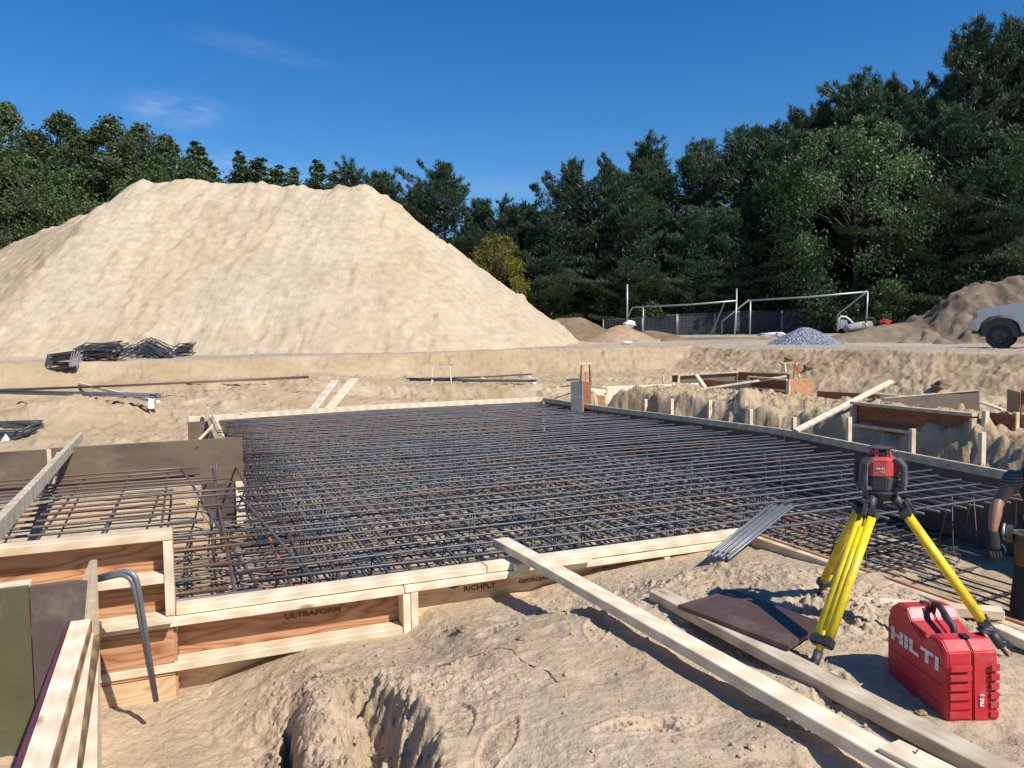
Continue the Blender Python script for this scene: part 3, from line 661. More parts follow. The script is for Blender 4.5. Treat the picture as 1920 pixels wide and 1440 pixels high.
# near right form: plywood edge with two boards outside
fn = empty('footing_form', UV(3, 3.1, -0.4), 'short form running from the near corner towards the red case', 'formwork', 'forms round the footing')
uvbox('plywood_panel', 0.6, 3.862, 3.124, 3.142, -0.45, 0.300, PLY, fn)
uvbox('rail', 0.6, 3.76, 3.078, 3.122, 0.185, 0.290, WOOD, fn, 0.003, 0.003)
uvbox('wale', 0.6, 3.64, 3.000, 3.076, 0.135, 0.173, PALE, fn, 0.003, 0.003)
uvbox('wale', 0.6, 3.60, 2.99, 3.076, -0.05, -0.012, WOOD, fn, 0.003)

# the block out panels hanging over the left arm of the mat
pa, pb_, pc = Pu(-250, 862, 8.5), Pu(72, 843, 8.5), Pu(458, 818.5, 8.5)
hp = empty('hanging_form', UV(8.5, -2, 0.05), 'stained brown panel form hung over the left arm of the reinforcing', 'formwork')
def panel_uz(name, v0, v1, u, z0, z1, t, mat, par): return uvbox(name, u-t/2, u+t/2, v0, v1, z0, z1, mat, par)
panel_uz('plywood_panel', -4.2, -1.285, 8.5, 0.04, 0.485, 0.02, FILM, hp)
panel_uz('plywood_panel', -1.275, 0.47, 8.5, 0.04, 0.495, 0.02, FILM, hp)
uvbox('splice_strip', 8.484, 8.489, -1.30, -1.262, 0.06, 0.49, WOOD, hp)
uvbox('stud', 8.52, 8.61, 0.36, 0.45, -0.45, 0.45, WOOD, hp)
uvbox('wale', 8.512, 8.60, -4.2, 0.35, 0.40, 0.44, WOOD, hp)
uvbox('end_post', 8.40, 8.508, 0.385, 0.470, -0.42, 0.036, PALE, hp)
uvbox('end_panel', 8.44, 8.49, 0.06, 0.383, -0.42, 0.036, DFILM, hp)
for vv in (-1.1, 0.02):
    mb = MB(); mb.tube([UV(8.485, vv, 0.40), UV(8.48, vv+0.02, 0.43)], 0.004, 5); mb.build('nail', BLK, hp)
# far left end panel of the main form with its props
fe = empty('end_form', P(380, 825, -.3), 'short brown end panel at the far left corner of the mat', 'formwork')
ea, eb_ = P(353, 784, .3), P(392, 782, .3)
vpanel('plywood_panel', Vector((ea.x, ea.y-.03, 0)), Vector((eb_.x+.05, eb_.y-.03, 0)), -0.45, 0.24, 0.02, FILM, fe)
wp = [('upright prop stake standing against the far left corner', (388, 822, 12.15), (389, 763, 12.15), .06, .04),
      ('thin pale prop lying across the others at the far left corner', (373, 822, 11.7), (410, 787, 11.9), .04, .04),
      ('short vertical prop behind the crossed ones at the far left corner', (396, 824, 11.8), (394, 790, 12.1), .06, .04),
      ('wide leaning prop at the far left corner of the mat', (411, 822, 11.5), (392, 783, 12.1), .09, .04),
      ('rightmost leaning prop at the far left corner of the mat', (420, 822, 11.4), (399, 780, 12.0), .06, .04)]
for l, a, b_, w_, h in wp:
    board('wood_prop', D(*a)-ZZ*0.03, D(*b_), w_, h, WOOD, label=l, cat='prop', group='props at the far left corner', upv=(0, -1, 0.01))

# straight diagonal plank over the left arm, laid on the hanging panel and the near form
pk0 = D(148, 822, 7.6); pk1 = P(-40, 1030, .72)
def flatboard(name, a, b_, w_, h, mat, label, cat='plank', group=None, jit=0.0, par=None):
    return board(name, a, b_, w_, h, mat, par, label=label, cat=cat, group=group, jit=jit)
board('plank', D(152, 818, 8.9), P(-45, 1036, .715), .04, .09, WEATH, label='long weathered plank on edge crossing over the hanging panel at the left', cat='plank', jit=0.004)
board('plank', D(107, 862, 7.0)+Vector((.02, 0, .03)), D(87, 905, 5.7)+Vector((.04, 0, .03)), .04, .085, WEATH, label='short splice of wood nailed beside the diagonal plank at the left', cat='plank')

# near left box form seen from its end
nb = empty('box_form', P(60, 1310, -.1), 'form with olive and purple brown panels at the left edge', 'formwork')
q0, q1, q2 = Pu(-200, 1120, 3.42), Pu(55, 1095, 3.42), Pu(158, 1086, 3.42)
uvbox('plywood_panel', 3.41, 3.43, q0.dot(V), q1.dot(V)-.002, -0.35, q1.z-0.005, OLIVE, nb)
uvbox('plywood_panel', 3.405, 3.425, q1.dot(V)+.002, q2.dot(V)+.03, -0.35, q2.z, DFILM, nb)
uvbox('top_board', 3.435, 3.47, q0.dot(V), q1.dot(V), q1.z-0.045, q1.z+0.005, PALE, nb)
bf = empty('box_form', P(120, 1350, -.1), 'stack of edge nailed boards with a purple plywood edge running to the camera at left', 'formwork')
def quadprism(name, cs, h, mat, parent, bev=0.002):
    """four top corners in order and a thickness downwards"""
    cs = [Vector(c) for c in cs]; cen = sum(cs, Vector())/4; ex = ((cs[1]-cs[0])+(cs[2]-cs[3])).normalized(); ey = ZZ.cross(ex).normalized(); ez = ex.cross(ey)
    mw = frame(ex, ey, ez, cen)
    vs = cs+[c-ZZ*h for c in cs]; me = MB(); me.add(vs, [(0, 1, 2, 3), (7, 6, 5, 4), (0, 4, 5, 1), (1, 5, 6, 2), (2, 6, 7, 3), (3, 7, 4, 0)])
    return me.build(name, mat, parent, bev=bev, mw=mw)
def line_at(xa, ya, xb, yb, y): t = (y-ya)/(yb-ya); return xa+(xb-xa)*t
def strip(name, la, lb, y0, y1, z, h, mat, par):
    """flat board between two picture lines at height z"""
    return quadprism(name, [P(line_at(*la, y0[0]), y0[0], z), P(line_at(*la, y1), y1, z), P(line_at(*lb, y1), y1, z), P(line_at(*lb, y0[1]), y0[1], z)], h, mat, par)
FILMP = mat_simple('purple_ply_edge', (0.13, 0.035, 0.06), 0.5)
strip('plywood_panel', (127, 1160, 25, 1440), (132, 1160, 37, 1440), (1158, 1158), 1640, .415, .62, FILMP, bf)
strip('board', (134, 1160, 39, 1440), (171, 1155, 91, 1440), (1159, 1153), 1640, .412, .045, PALE, bf)
strip('bark_edge', (171.3, 1155, 91.5, 1440), (173.5, 1158, 99, 1440), (1154, 1154), 1640, .405, .045, BARK, bf)
strip('board', (174, 1160, 99, 1440), (178.5, 1162, 143, 1440), (1162, 1162), 1640, .355, .045, PALE, bf)
strip('bark_edge', (178.8, 1162, 143.5, 1440), (179.5, 1240, 150, 1440), (1164, 1164), 1640, .345, .045, BARK, bf)
strip('board', (179, 1200, 150, 1440), (184, 1200, 182, 1440), (1200, 1200), 1640, .25, .4, PALE, bf)
# upright dirty board at the end of the stack
a0, a1 = P(127, 1160, .42), P(177, 1160, .40)
tp = D(172, 1049, a1.y+.25); tb = D(177, 1160, a1.y+.02)
mb = MB(); p1_, p2_, p3_ = D(125, 1160, a0.y), D(178, 1160, a0.y+.02), D(175, 1052, a0.y+.02); p4_ = D(168, 1052, a0.y+.02); p5_ = D(182, 1275, a0.y+.02); p6_ = D(150, 1275, a0.y)
off = Vector((0.004, 0.02, 0))
ring = [p1_, p4_, p3_, p5_, p6_]
mb.add(ring+[q+off for q in ring], [(0, 1, 2, 3, 4), (9, 8, 7, 6, 5)]+[(i, (i+1) % 5, 5+(i+1) % 5, 5+i) for i in range(5)])
o = mb.build('upright_board', WEATH, None, mw=Matrix.Translation(p6_)); tag(o, 'weathered upright board with a slanted broken edge standing at the end of the stacked boards', 'board')

# ------------------------------------------------------------------ reinforcing steel
def barmesh(name, L, r, seg=7, n=14, wob=0.0, sag=0.0):
    ph = random.uniform(0, 6); ph2 = random.uniform(0, 6)
    pts = [Vector((L*i/n-L/2, wob*math.sin(i*0.9+ph), wob*0.6*math.sin(i*0.7+ph2)+sag*math.sin(math.pi*i/n*3+ph))) for i in range(n+1)]
    vs, fs = tube_data(pts, r, seg); return mesh(name, vs, fs, True)
protos = {}
def bar(name, a, b_, r, mat, parent, wob=0.006, sag=0.0, near=False):
    a = Vector(a); b_ = Vector(b_); L = (b_-a).length; ex = (b_-a).normalized(); ey = ZZ.cross(ex).normalized(); ez = ex.cross(ey)
    me = barmesh(name, L, r, 8 if near else 6, max(4, int(L/0.45)), wob, sag)
    return link(name, me, mat, parent, frame(ex, ey, ez, (a+b_)/2))
def ledge(u): return float(np.interp(u, RVu, RVv))
tm = empty('rebar_mat', UV(9, 3.2, 0.1), 'upper grid of dark steel bars tied across the whole footing', 'rebar mat', 'rebar mats in the footing')
u = 4.08; i = 0
while u < 13.75:
    v0 = 0.42+random.uniform(-.12, .12)
    if u < 8.3: v0 = 0.15+random.uniform(-.15, .3) if u < 7.3 else .5
    v1 = ledge(u)-random.choice([.12, .15, .2, .3, .42, .16])
    rs = random.random()
    bar('cross_bar', UV(u+random.uniform(-.02, .02), v0, .205), UV(u+random.uniform(-.02, .02), v1, .205), 0.0088, REBAR, tm, 0.005, 0.004)
    u += random.uniform(.185, .225); i += 1
v = 0.58; 
while v < 6.3:
    m_ = REBAR
    if abs(v-1.2) < .12 or abs(v-3.1) < .1: m_ = RUSTY
    bar('long_bar', UV(3.96, v+random.uniform(-.02, .02), .184), UV(13.7, v+random.uniform(-.02, .02), .183), 0.0098, m_, tm, 0.006, 0.004)
    v += random.uniform(.13, .17)
# one painted bar, orange splashes
bar('marked_bar', UV(3.95, 0.46, .186), UV(8.8, 0.40, .186), 0.0100, RUSTY, tm, 0.004)
for uu in (4.05, 4.5, 4.75, 5.2, 5.55, 5.8, 6.4, 7.0): 
    mb = MB(); mb.tube([UV(uu, 0.46-.012*(uu-3.95), .186), UV(uu+.09, 0.459-.012*(uu-3.95), .186)], 0.0115, 8); mb.build('paint_mark', ORANGE, tm)
lm = empty('rebar_mat', UV(9, 3.2, -0.4), 'lower dense double grid of bars on the sand of the footing', 'rebar mat', 'rebar mats in the footing')
u = 4.0; 
while u < 13.8:
    lo_, hi_ = .5, ledge(u)-.1
    if u < 4.45: hi_ = min(hi_, 4.4+random.uniform(-.2, .9))
    elif u < 4.8: hi_ -= random.uniform(.3, .9)
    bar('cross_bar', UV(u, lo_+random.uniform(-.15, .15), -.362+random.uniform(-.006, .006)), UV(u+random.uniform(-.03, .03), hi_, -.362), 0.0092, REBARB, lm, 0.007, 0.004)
    u += random.uniform(.115, .14)
v = 0.55
while v < 6.4:
    u0 = 3.95 if v < 3.1 else 4.25+max(0, (v-4.2))*0.14+random.uniform(-.22, .12)
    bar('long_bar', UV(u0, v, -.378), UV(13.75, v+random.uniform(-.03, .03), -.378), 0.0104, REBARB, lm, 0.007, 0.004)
    v += random.uniform(.115, .14)
# a middle layer of chairs holding the upper grid
def chair(u, v, par):
    mb = MB(); a = random.uniform(-.3, .3); d1 = (U*math.cos(a)+V*math.sin(a)); d2 = (V*math.cos(a)-U*math.sin(a))
    c = UV(u, v, 0)
    for s_ in (-1, 1):
        b_ = c+d2*0.12*s_
        pts = [b_-d1*0.13-ZZ*.365, b_-d1*0.05-ZZ*.365, b_+d1*.02*s_+ZZ*.0+ZZ*.165, b_+d1*.05+ZZ*.172]
        mb.tube(pts, 0.006, 5)
        mb.tube([b_+d1*.13-ZZ*.362, b_+d1*.02*s_+ZZ*.165], .006, 5)
    mb.tube([c-d2*.13+ZZ*.172, c+d2*.13+ZZ*.172], .006, 5)
    return mb
mbs = [chair(4.6+1.15*i+random.uniform(-.1, .1), .9+1.02*j+random.uniform(-.1, .1), None) for i in range(8) for j in range(6)]
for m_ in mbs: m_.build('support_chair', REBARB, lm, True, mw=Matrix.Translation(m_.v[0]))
# scattered mid height distribution bars (skewed, partly laid)
for k in range(26):
    u = random.uniform(4.3, 13.2); v = random.uniform(.8, 3.5); L = random.uniform(1.2, 2.6)
    bar('lap_bar', UV(u, v, -.338), UV(u+random.uniform(-.05, .05), v+L, -.338), .0085, REBARB, lm, 0.004)

mb = MB()
for k in range(1500):
    c = UV(4.05+9.3*random.random()**1.6, random.uniform(.6, 6.1), .195); a = random.uniform(0, 3.1); d_ = (U*math.cos(a)+V*math.sin(a))
    mb.tube([c-d_*.012-ZZ*.012, c+d_*.012+ZZ*.012, c+d_*.022+ZZ*random.uniform(.01, .03)], .0016, 3)
ty = mb.build('tie_wires', BLK, tm); ty['kind'] = 'stuff'
# left arm grid
am = empty('rebar_mat', UV(6.3, -2, 0.1), 'rusty brown grid of bars in the left arm behind the tall form', 'rebar mat', 'rebar mats in the footing')
u = 4.05
while u < 8.45:
    e_ = 0.05+random.uniform(-.35, .35)
    bar('cross_bar', UV(u, -4.6, .225), UV(u+random.uniform(-.03, .03), e_, .225), .0105, RUSTY, am, 0.004, 0.003, near=True)
    u += random.uniform(.17, .26)
v = -4.4
while v < 0.2:
    bar('long_bar', UV(3.9, v, .204), UV(8.35, v+random.uniform(-.04, .04), .204), .010, RUSTY, am, 0.004, near=True)
    v += random.uniform(.34, .42)
u = 3.95
while u < 8.4:
    e_ = 1.1+random.uniform(-.2, .3)
    a = UV(u, -4.6, -.33); L = 6.0
    bar('low_cross_bar', a, UV(u+random.uniform(-.04, .04), e_, -.35), .0092, RUSTY if random.random() < .5 else REBARB, am, .006, 0.006, near=True)
    u += random.uniform(.16, .21)
v = -4.3
while v < 0.5:
    bar('low_long_bar', UV(3.9, v, -.37), UV(8.35, v, -.37), .0092, REBARB, am, .006)
    v += random.uniform(.17, .23)
# cage bars bending down at the corner of the arm
def tubeobj(name, pts, r, mat, parent, seg=8, label=None, cat=None, group=None, smooth=True):
    pts = [Vector(p) for p in pts]; ex = (pts[-1]-pts[0]).normalized(); ey = ex.orthogonal().normalized(); ez = ex.cross(ey)
    mb = MB(); mb.tube(pts, r, seg); o = mb.build(name, mat, parent, smooth, mw=frame(ex, ey, ez, pts[0]))
    if label: tag(o, label, cat, group)
    return o
def bend(a, b_, c, rad_, n=6):
    """polyline a-b-c with a rounded corner"""
    a, b_, c = Vector(a), Vector(b_), Vector(c); d1 = (a-b_).normalized()*rad_; d2 = (c-b_).normalized()*rad_
    out = [a]
    for i in range(n+1):
        t = i/n; out.append((b_+d1)*(1-t)**2+b_*2*t*(1-t)+(b_+d2)*t*t)
    return out+[c]
for uu, vv, zt in ((4.02, .13, .19), (4.13, .20, .18), (6.3, .10, .21), (7.2, .18, .20)):
    tubeobj('hooked_bar', bend(UV(uu, vv-.75, zt), UV(uu, vv, zt), UV(uu-.02, vv+.02, -.36), .09), .0105, RUSTY, am)
for s_ in range(12):
    uu = 4.2+.33*s_
    tubeobj('cranked_bar', [UV(uu, -.5, -.2), UV(uu, .15, -.22), UV(uu+.03, .45, -.315), UV(uu+.02, .9, -.345)], .009, RUSTY, am)
for (a, b_) in (((4.1, .32), (8.3, -.12)), ((3.95, .62), (6.6, .34))):
    bar('diagonal_bar', UV(a[0], a[1], .165), UV(b_[0], b_[1], .235), .0115, RUSTY, am, .003, near=True)
for (a, b_) in (((-.5, 8.35), (.1, 8.30)),):
    tubeobj('starter_bar', [P(405, 868, .33), Pu(406, 935, 8.1)-ZZ*.25], .009, REBAR, am)

# loose grid of bars on the sand bottom right
rg = empty('rebar_mat', P(1800, 1090, -.43), 'few thin dark bars tied into a sparse grid near the worker feet', 'rebar mat', 'rebar mats in the footing')
for (x, y) in ((1700, 1085), (1722, 1080.5), (1741, 1075), (1757, 1072), (1792, 1065)):
    a = P(x, y, -.40); bar('long_bar', a, a-U*2.6+V*0.02, .008, REBARB, rg, .004)
a = P(1712, 1090, -.415); b_ = P(1835, 1063, -.415); bar('cross_bar', a, b_, .009, REBAR, rg); 
a = P(1780, 1140, -.415); b_ = P(1990, 1085, -.415); bar('cross_bar', a, b_, .009, REBAR, rg)
tubeobj('tie_wire', [P(x, y, -.42) for x, y in ((1792, 1062), (1802, 1045), (1830, 1030), (1862, 1028), (1850, 1052), (1825, 1066), (1800, 1064))], .0022, REBARB, None, 5,
        'thin loop of tie wire on the sand by the worker', 'wire')

# ------------------------------------------------------------------ planks and loose wood
board('long_plank', P(940, 1016, .345)+U*.0, P(1725, 1458, .345), .089, .042, PALE, label='long pale plank laid from the near form across the sand to the front', cat='plank', jit=0.004, group='planks in the foreground')
board('long_plank', P(1232, 1113, .318), P(2010, 1520, .318), .089, .042, WEATH, label='stamped plank running between the dark sheet and the first long plank', cat='plank', jit=0.004, group='planks in the foreground')
board('plank_offcut', P(1676, 1409, .362)+Vector((-.01, .01, .0)), P(1850, 1500, .362), .089, .038, PALE, label='pale plank end with a pencil tick lying over the two long planks', cat='plank', group='planks in the foreground')
o = MB(); o.tube([P(1712, 1408, .3825), P(1716, 1413, .3825), P(1722, 1405, .3825)], .0015, 4); o.build('pencil_tick', INK, bpy.data.objects['plank_offcut'])
# dark plywood sheet
BROWN = mat_film('chocolate_film_plywood', (0.060, 0.030, 0.024), (0.085, 0.046, 0.035), (0.11, 0.062, 0.045), (0.12, 0.08, 0.06))
cs = [P(1270, 1134, .350), P(1372, 1104, .350), P(1546, 1168, .358), P(1478, 1212, .358)]
sh = quadprism('plywood_sheet', cs, .018, BROWN, None); tag(sh, 'dark brown film faced plywood offcut lying in front of the tripod', 'plywood sheet')
# pale boards behind the case
board('plank', P(1600, 1130, .30)+ZZ*0, P(1880, 1150, .315), .07, .04, WOOD, label='short square ended plank lying over the form behind the red case', cat='plank')
board('plank', P(1868, 1180, .30), P(2050, 1262, .30), .06, .04, PALE, label='pale plank at the right edge behind the tripod foot', cat='plank')
board('plank', P(1612, 1142, .30)+ZZ*.02, P(1672, 1170, .29), .06, .035, WEATH, label='short plank end poking out left of the red case', cat='plank')
# bundle of thin rods over the corner
rb = empty('rod_bundle', P(1350, 1040, .25), 'bundle of straight grey rods leaning over the near corner of the form', 'rod bundle')
pr0 = D(1352, 1040, 4.12); pr1 = D(1462, 950, 4.98); ax = (pr1-pr0).normalized(); sd_ = ax.cross(ZZ).normalized()
for k in range(9):
    o_ = sd_*(k-4)*.0145+ZZ*random.uniform(-.006, .006)
    fan = sd_*(k-4)*.004
    tubeobj('rod', [pr0+o_-ax*(.02+random.uniform(0, .04)), pr1+o_+fan+ax*random.uniform(-.04, .06)], .0070, BRIGHT, rb, 7)
for k in range(4):
    tubeobj('rod', [pr0+sd_*(k-1.5)*.03+ZZ*.014, pr1+sd_*(k-1.5)*.03+ZZ*.016-ax*random.uniform(0, .1)], .0070, BRIGHT, rb, 7)
# hooked bars by the near left form
hb0 = empty('hooked_bars', P(290, 1310, -.07), 'pair of hooked ribbed bars standing against the left form', 'rebar')
for s_, dx, dy in ((0, 0, 0), (1, -8, 8)):
    d_ = 3.12
    a = D(184+dx*.3, 1083+dy*.6, d_-.05); b_ = D(254+dx, 1066+dy*.8, d_-.1); c = D(293+dx*.1, 1314, 3.14)
    pts = bend(a, b_, c, .075, 8); hb_ = tubeobj('hooked_bar', pts, .0105, BRIGHT, hb0, 9)
# stakes outside the right form
stk = [(1205, 757, 744, 6), (1254, 765, 744, 6), (1325, 773, 748, 6.5), (1401, 786, 766, 7), (1482, 801, 782, 8), (1584, 824, 783, 10), (1702, 848, 807, 12), (1832, 871, 815, 14)]
names = ['partly hidden', 'small grey', 'slim pale', 'short grey', 'stubby grey', 'tall two toned', 'broad', 'tallest']
ordw = ['farthest of those beside the right form', 'second from the far end', 'third from the far end', 'fourth from the far end', 'next to the foot of the long sloping batten', 'between the sloping batten and the laser head', 'just right of the laser head', 'nearest the worker']
for (x, yb, yt, wpx), nm_, ow in zip(stk, names, ordw):
    b_ = P(x, yb, .27); nn = Vector((V.x, V.y, 0)); dep = b_.y; base = b_+nn*0.06; s_ = 1450/dep
    zt = 1.5-(yt-625)/1450*dep
    uvc = base; me = boxmesh('wood_stake', (zt+.45), .042, .06, .003)
    o = link('wood_stake', me, PALE if nm_ != 'broad' else WOOD, None, frame(ZZ, U, ZZ.cross(U), Vector((uvc.x, uvc.y, (zt-.45)/2)))); tag(o, '%s wooden stake, %s' % (nm_, ow), 'stake', 'stakes along the right form')
# long sloping batten at right
board('batten', P(1492, 808, .31), D(1672, 715, 10.9), .075, .035, PALE, label='long white batten sloping up from the right form against the bank', cat='batten', upv=(-.5, -.6, .5))
# planks leaning on the far form
for (x0, y0, x1, y1, l) in ((582, 765, 628, 712, 'left one of two pale boards leaning behind the far form'), (612, 764, 664, 708, 'right hand wider board leaning behind the far form')):
    d0 = 14.6; a = D(x0+2, y0+6, d0+.1); b_ = D(x1+0, y1+2, d0+.75); board('leaning_board', a, b_, .16 if x0 < 600 else .21, .035, PALE, label=l, cat='board', group='boards leaning behind the far form')

# ------------------------------------------------------------------ forms on the right bank
def wallform(name, px0, px1, ztop, h, label, mat, studs=2, back=False, lumber=WEATH, wale=True):
    a = P(*px0, ztop); b_ = P(*px1, ztop); t = empty(name, Vector(((a.x+b_.x)/2, (a.y+b_.y)/2, ztop-h)), label, 'formwork', 'forms on the right bank')
    dd = (b_-a).normalized(); nn = ZZ.cross(dd); nn = -nn if nn.y > 0 else nn
    vpanel('plywood_panel', a, b_, ztop-h, ztop-.002, .02, mat, t)
    if wale:
        o_ = nn*.055
        board('top_board', Vector((a.x, a.y, ztop-.02))+o_, Vector((b_.x, b_.y, ztop-.02))+o_, .085, .038, lumber, t)
        board('wale', Vector((a.x, a.y, ztop-h+.06))+o_, Vector((b_.x, b_.y, ztop-h+.06))+o_, .085, .038, lumber, t)
        for k in range(studs):
            f = k/(max(1, studs-1)); c = a.lerp(b_, f)+dd*(.02 if f == 0 else -.02 if f == 1 else 0)+nn*.055
            me = boxmesh('stud', h-.12, .083, .038, .002); link('stud', me, lumber, t, frame(ZZ, nn, ZZ.cross(nn), Vector((c.x, c.y, ztop-h/2))))
    return t
wallform('bank_form', (1604, 752), (1835, 774), .62, .36, 'long dark red form with weathered frame in the middle of the bank', PLYR, 2)
wallform('bank_form', (1845, 772), (1905, 777), .62, .42, 'short dark red form right of the long one at the bank edge', PLYR, 1, wale=False)
e1 = P(1905, 773, .63)
mb = board('form_post', Vector((e1.x, e1.y, .15)), Vector((e1.x, e1.y, .63)), .05, .05, PALE, label='pale post at the end of the dark red forms', cat='post')
e2 = P(1838, 771, .64); board('form_post', Vector((e2.x, e2.y-.05, .18)), Vector((e2.x+.06, e2.y, .64)), .06, .05, PALE, label='pale leaning post between the two dark red forms', cat='post')
# light orange panel right of it
wallform('bank_form', (1909, 776), (2000, 784), .60, .42, 'orange plywood panel cut off by the right edge', PLY, 1, wale=False)
# leaning stained triangular panel
a, b_, c, d = D(1657, 748, 11.0), D(1836, 733, 10.6), D(1837, 771, 10.5), D(1660, 751, 10.9)
mb = MB(); off = Vector((0, .02, 0)); rg4 = [a, b_, c, d]; mb.add(rg4+[q+off for q in rg4], [(0, 1, 2, 3), (7, 6, 5, 4)]+[(i, (i+1) % 4, 4+(i+1) % 4, 4+i) for i in range(4)])
o = mb.build('plywood_wedge', FILM, None, mw=Matrix.Translation(d)); tag(o, 'stained brown panel leaning wedge shaped above the dark red form', 'plywood sheet')
board('edge_strip', a+ZZ*.008, b_+ZZ*.008, .035, .016, PALE, o)
for (p, q_, l) in (((1640, 738), (1700, 745), 'pale batten lying behind the wedge shaped panel'), ((1842, 755), (1882, 769), 'pale batten between the leaning panel and the right edge form')):
    board('batten', D(*p, 12.2), D(*q_, 11.6), .08, .03, PALE, label=l, cat='batten')
wallform('bank_form', (1532, 733), (1650, 739), .42, .26, 'low brown form board half buried behind the white batten', PLYR, 2, wale=False)
wallform('bank_form', (1650, 740), (1760, 744), .46, .2, 'low weathered rail form behind the wedge panel', WEATH, 2, wale=False)
# far right dark box
t = empty('box_form', P(1910, 775, .2), 'dark upright box form cut by the right edge of the picture', 'formwork', 'forms on the right bank')
a, b_, c = D(1890, 730, 10.4), D(1912, 731, 9.9), D(2000, 729, 9.9)
vpanel('side_panel', a, b_, .42, a.z+.0, .02, FILM, t); vpanel('front_panel', b_+Vector((.02, 0, 0)), c, .42, b_.z, .02, PLYR, t)
board('top_board', Vector((b_.x+.05, b_.y-.06, b_.z-.02)), Vector((c.x, c.y-.06, b_.z-.02)), .09, .038, PALE, t)
# far trench forms: rust coloured boxes
def panel_d(name, x0, yt0, yb0, x1, yt1, yb1, d0, d1, mat, par=None, t=.03):
    rg = [D(x0, yt0, d0), D(x1, yt1, d1), D(x1, yb1, d1), D(x0, yb0, d0)]
    rg[2].x, rg[2].y = rg[1].x, rg[1].y; rg[3].x, rg[3].y = rg[0].x, rg[0].y
    dd = (rg[1]-rg[0]).normalized(); nn = ZZ.cross(dd)
    if nn.y < 0: nn = -nn
    mb = MB(); mb.add(rg+[q+nn*t for q in rg], [(0, 1, 2, 3), (7, 6, 5, 4)]+[(i, (i+1) % 4, 4+(i+1) % 4, 4+i) for i in range(4)])
    return mb.build(name, mat, par, mw=frame(dd, nn, dd.cross(nn), rg[3]))
t = empty('bank_form', D(1460, 745, 17), 'reddish box form with two pale shelves like a crate', 'formwork', 'forms on the right bank')
panel_d('plywood_panel', 1403, 707, 738, 1478, 713, 742, 17.0, 16.4, PLYR, t)
panel_d('end_panel', 1480, 711, 742, 1525, 710, 744, 16.3, 16.9, PLY, t)
for (ya, yb) in ((706.5, 712.5), (726, 733)):
    board('shelf_board', D(1403, ya, 16.9), D(1476, yb, 16.3), .1, .035, WEATH, t, upv=(0, 0, 1))
for x, ya, yb, dd_ in ((1404, 707, 738, 16.9), (1478, 713, 743, 16.25)):
    a = D(x, ya, dd_); b_ = D(x, yb, dd_); board('stud', Vector((a.x, a.y, a.z)), Vector((a.x, a.y, b_.z)), .05, .09, WEATH, t)
t = empty('bank_form', D(1330, 730, 21), 'long brown form with a dark corner standing behind the crate like form', 'formwork', 'forms on the right bank')
panel_d('plywood_panel', 1272, 704, 740, 1385, 698, 738, 19.5, 20.8, FILM, t); panel_d('end_panel', 1385, 698, 730, 1480, 701, 730, 20.8, 19.6, PLYR, t)
board('top_board', D(1272, 703.5, 19.4), D(1385, 697.5, 20.7), .05, .03, WEATH, t); board('top_board', D(1385, 697.5, 20.7), D(1480, 700.5, 19.5), .05, .03, WEATH, t)
panel_d('end_post', 1260, 704, 722, 1271, 703, 722, 19.9, 19.7, PLYR, t, .1)
board('stud', D(1273, 703, 19.3), D(1272, 722, 19.3), .06, .05, PALE, t, upv=(1, 0, 0))
o = panel_d('plywood_sheet', 1320, 711, 727, 1357, 715, 726, 18.8, 18.2, PLYR); tag(o, 'small dark red sheet inside the long brown form', 'plywood sheet')
o = panel_d('plywood_sheet', 1357, 714, 740, 1402, 714, 738, 17.8, 17.4, CONC, None, .12); tag(o, 'greyish concrete block left of the crate like form', 'concrete block')
# white boards
t = empty('white_form', D(1180, 760, 16), 'bright white board form running away beyond the far right corner', 'formwork', 'forms on the right bank')
panel_d('board_panel', 1108, 726, 761, 1310, 700+18, 733, 15.6, 18.6, PALE, t, .05)
panel_d('board_panel', 1255, 716, 727, 1312, 722, 729, 17.9, 17.7, PALE, t, .05)
board('bracket', D(1108, 725, 15.4), D(1140, 729, 15.4), .06, .04, WEATH, t); board('bracket', D(1139, 729, 15.35), D(1135, 739, 15.3), .08, .04, WEATH, t, upv=(1, 0, 0))
for x0, y0, x1, y1, dd_, l in ((1306, 703, 1326, 731, 18.2, 'pale strip leaning across the long brown form'), (1285, 735, 1475, 706, 16.9, 'long thin pole resting from the white boards to the saw bench'),
                               (1198, 738, 1290, 733, 16.4, 'thin yellowish batten below the white board form'), (1295, 733, 1360, 740, 16.4, 'short pale batten lying on the bank before the concrete block')):
    board('batten', D(x0, y0, dd_), D(x1, y1, dd_-.3), .075 if x0 != 1285 else .06, .03, PALE if x0 != 1285 else WEATH, label=l, cat='batten', upv=(0, -.7, .7), group='battens on the right bank')
# concrete faced pillar form at the far right corner
t = empty('pillar_form', D(1085, 765, 14.6), 'tall panel crusted with grey concrete at the far right corner', 'formwork')
panel_d('crusted_panel', 1070, 716, 806, 1092, 714, 812, 13.7, 13.6, CONC, t, .04); panel_d('side_panel', 1092.5, 715, 800, 1107, 716, 790, 13.62, 13.95, PLYR, t, .03)
board('top_cap', D(1062, 712.5, 14.2), D(1086, 711.5, 14.2), .12, .03, DFILM, t)
for x, a_, b2, l in ((1110, 733, 764, 'short post right of the crusted panel'), (1120, 735, 763, 'slanted pale brace right of the crusted panel')):
    board('post', D(x, b2+2, 14.9), D(x-(6 if x == 1120 else 0), a_, 14.9), .06, .05, PALE if x == 1120 else WEATH, label=l, cat='post', upv=(0, -1, 0.01))
o = panel_d('plywood_sheet', 1098, 738, 762, 1135, 742, 764, 15.1, 15.2, PLY); tag(o, 'orange plywood scrap standing right of the crusted panel', 'plywood sheet')
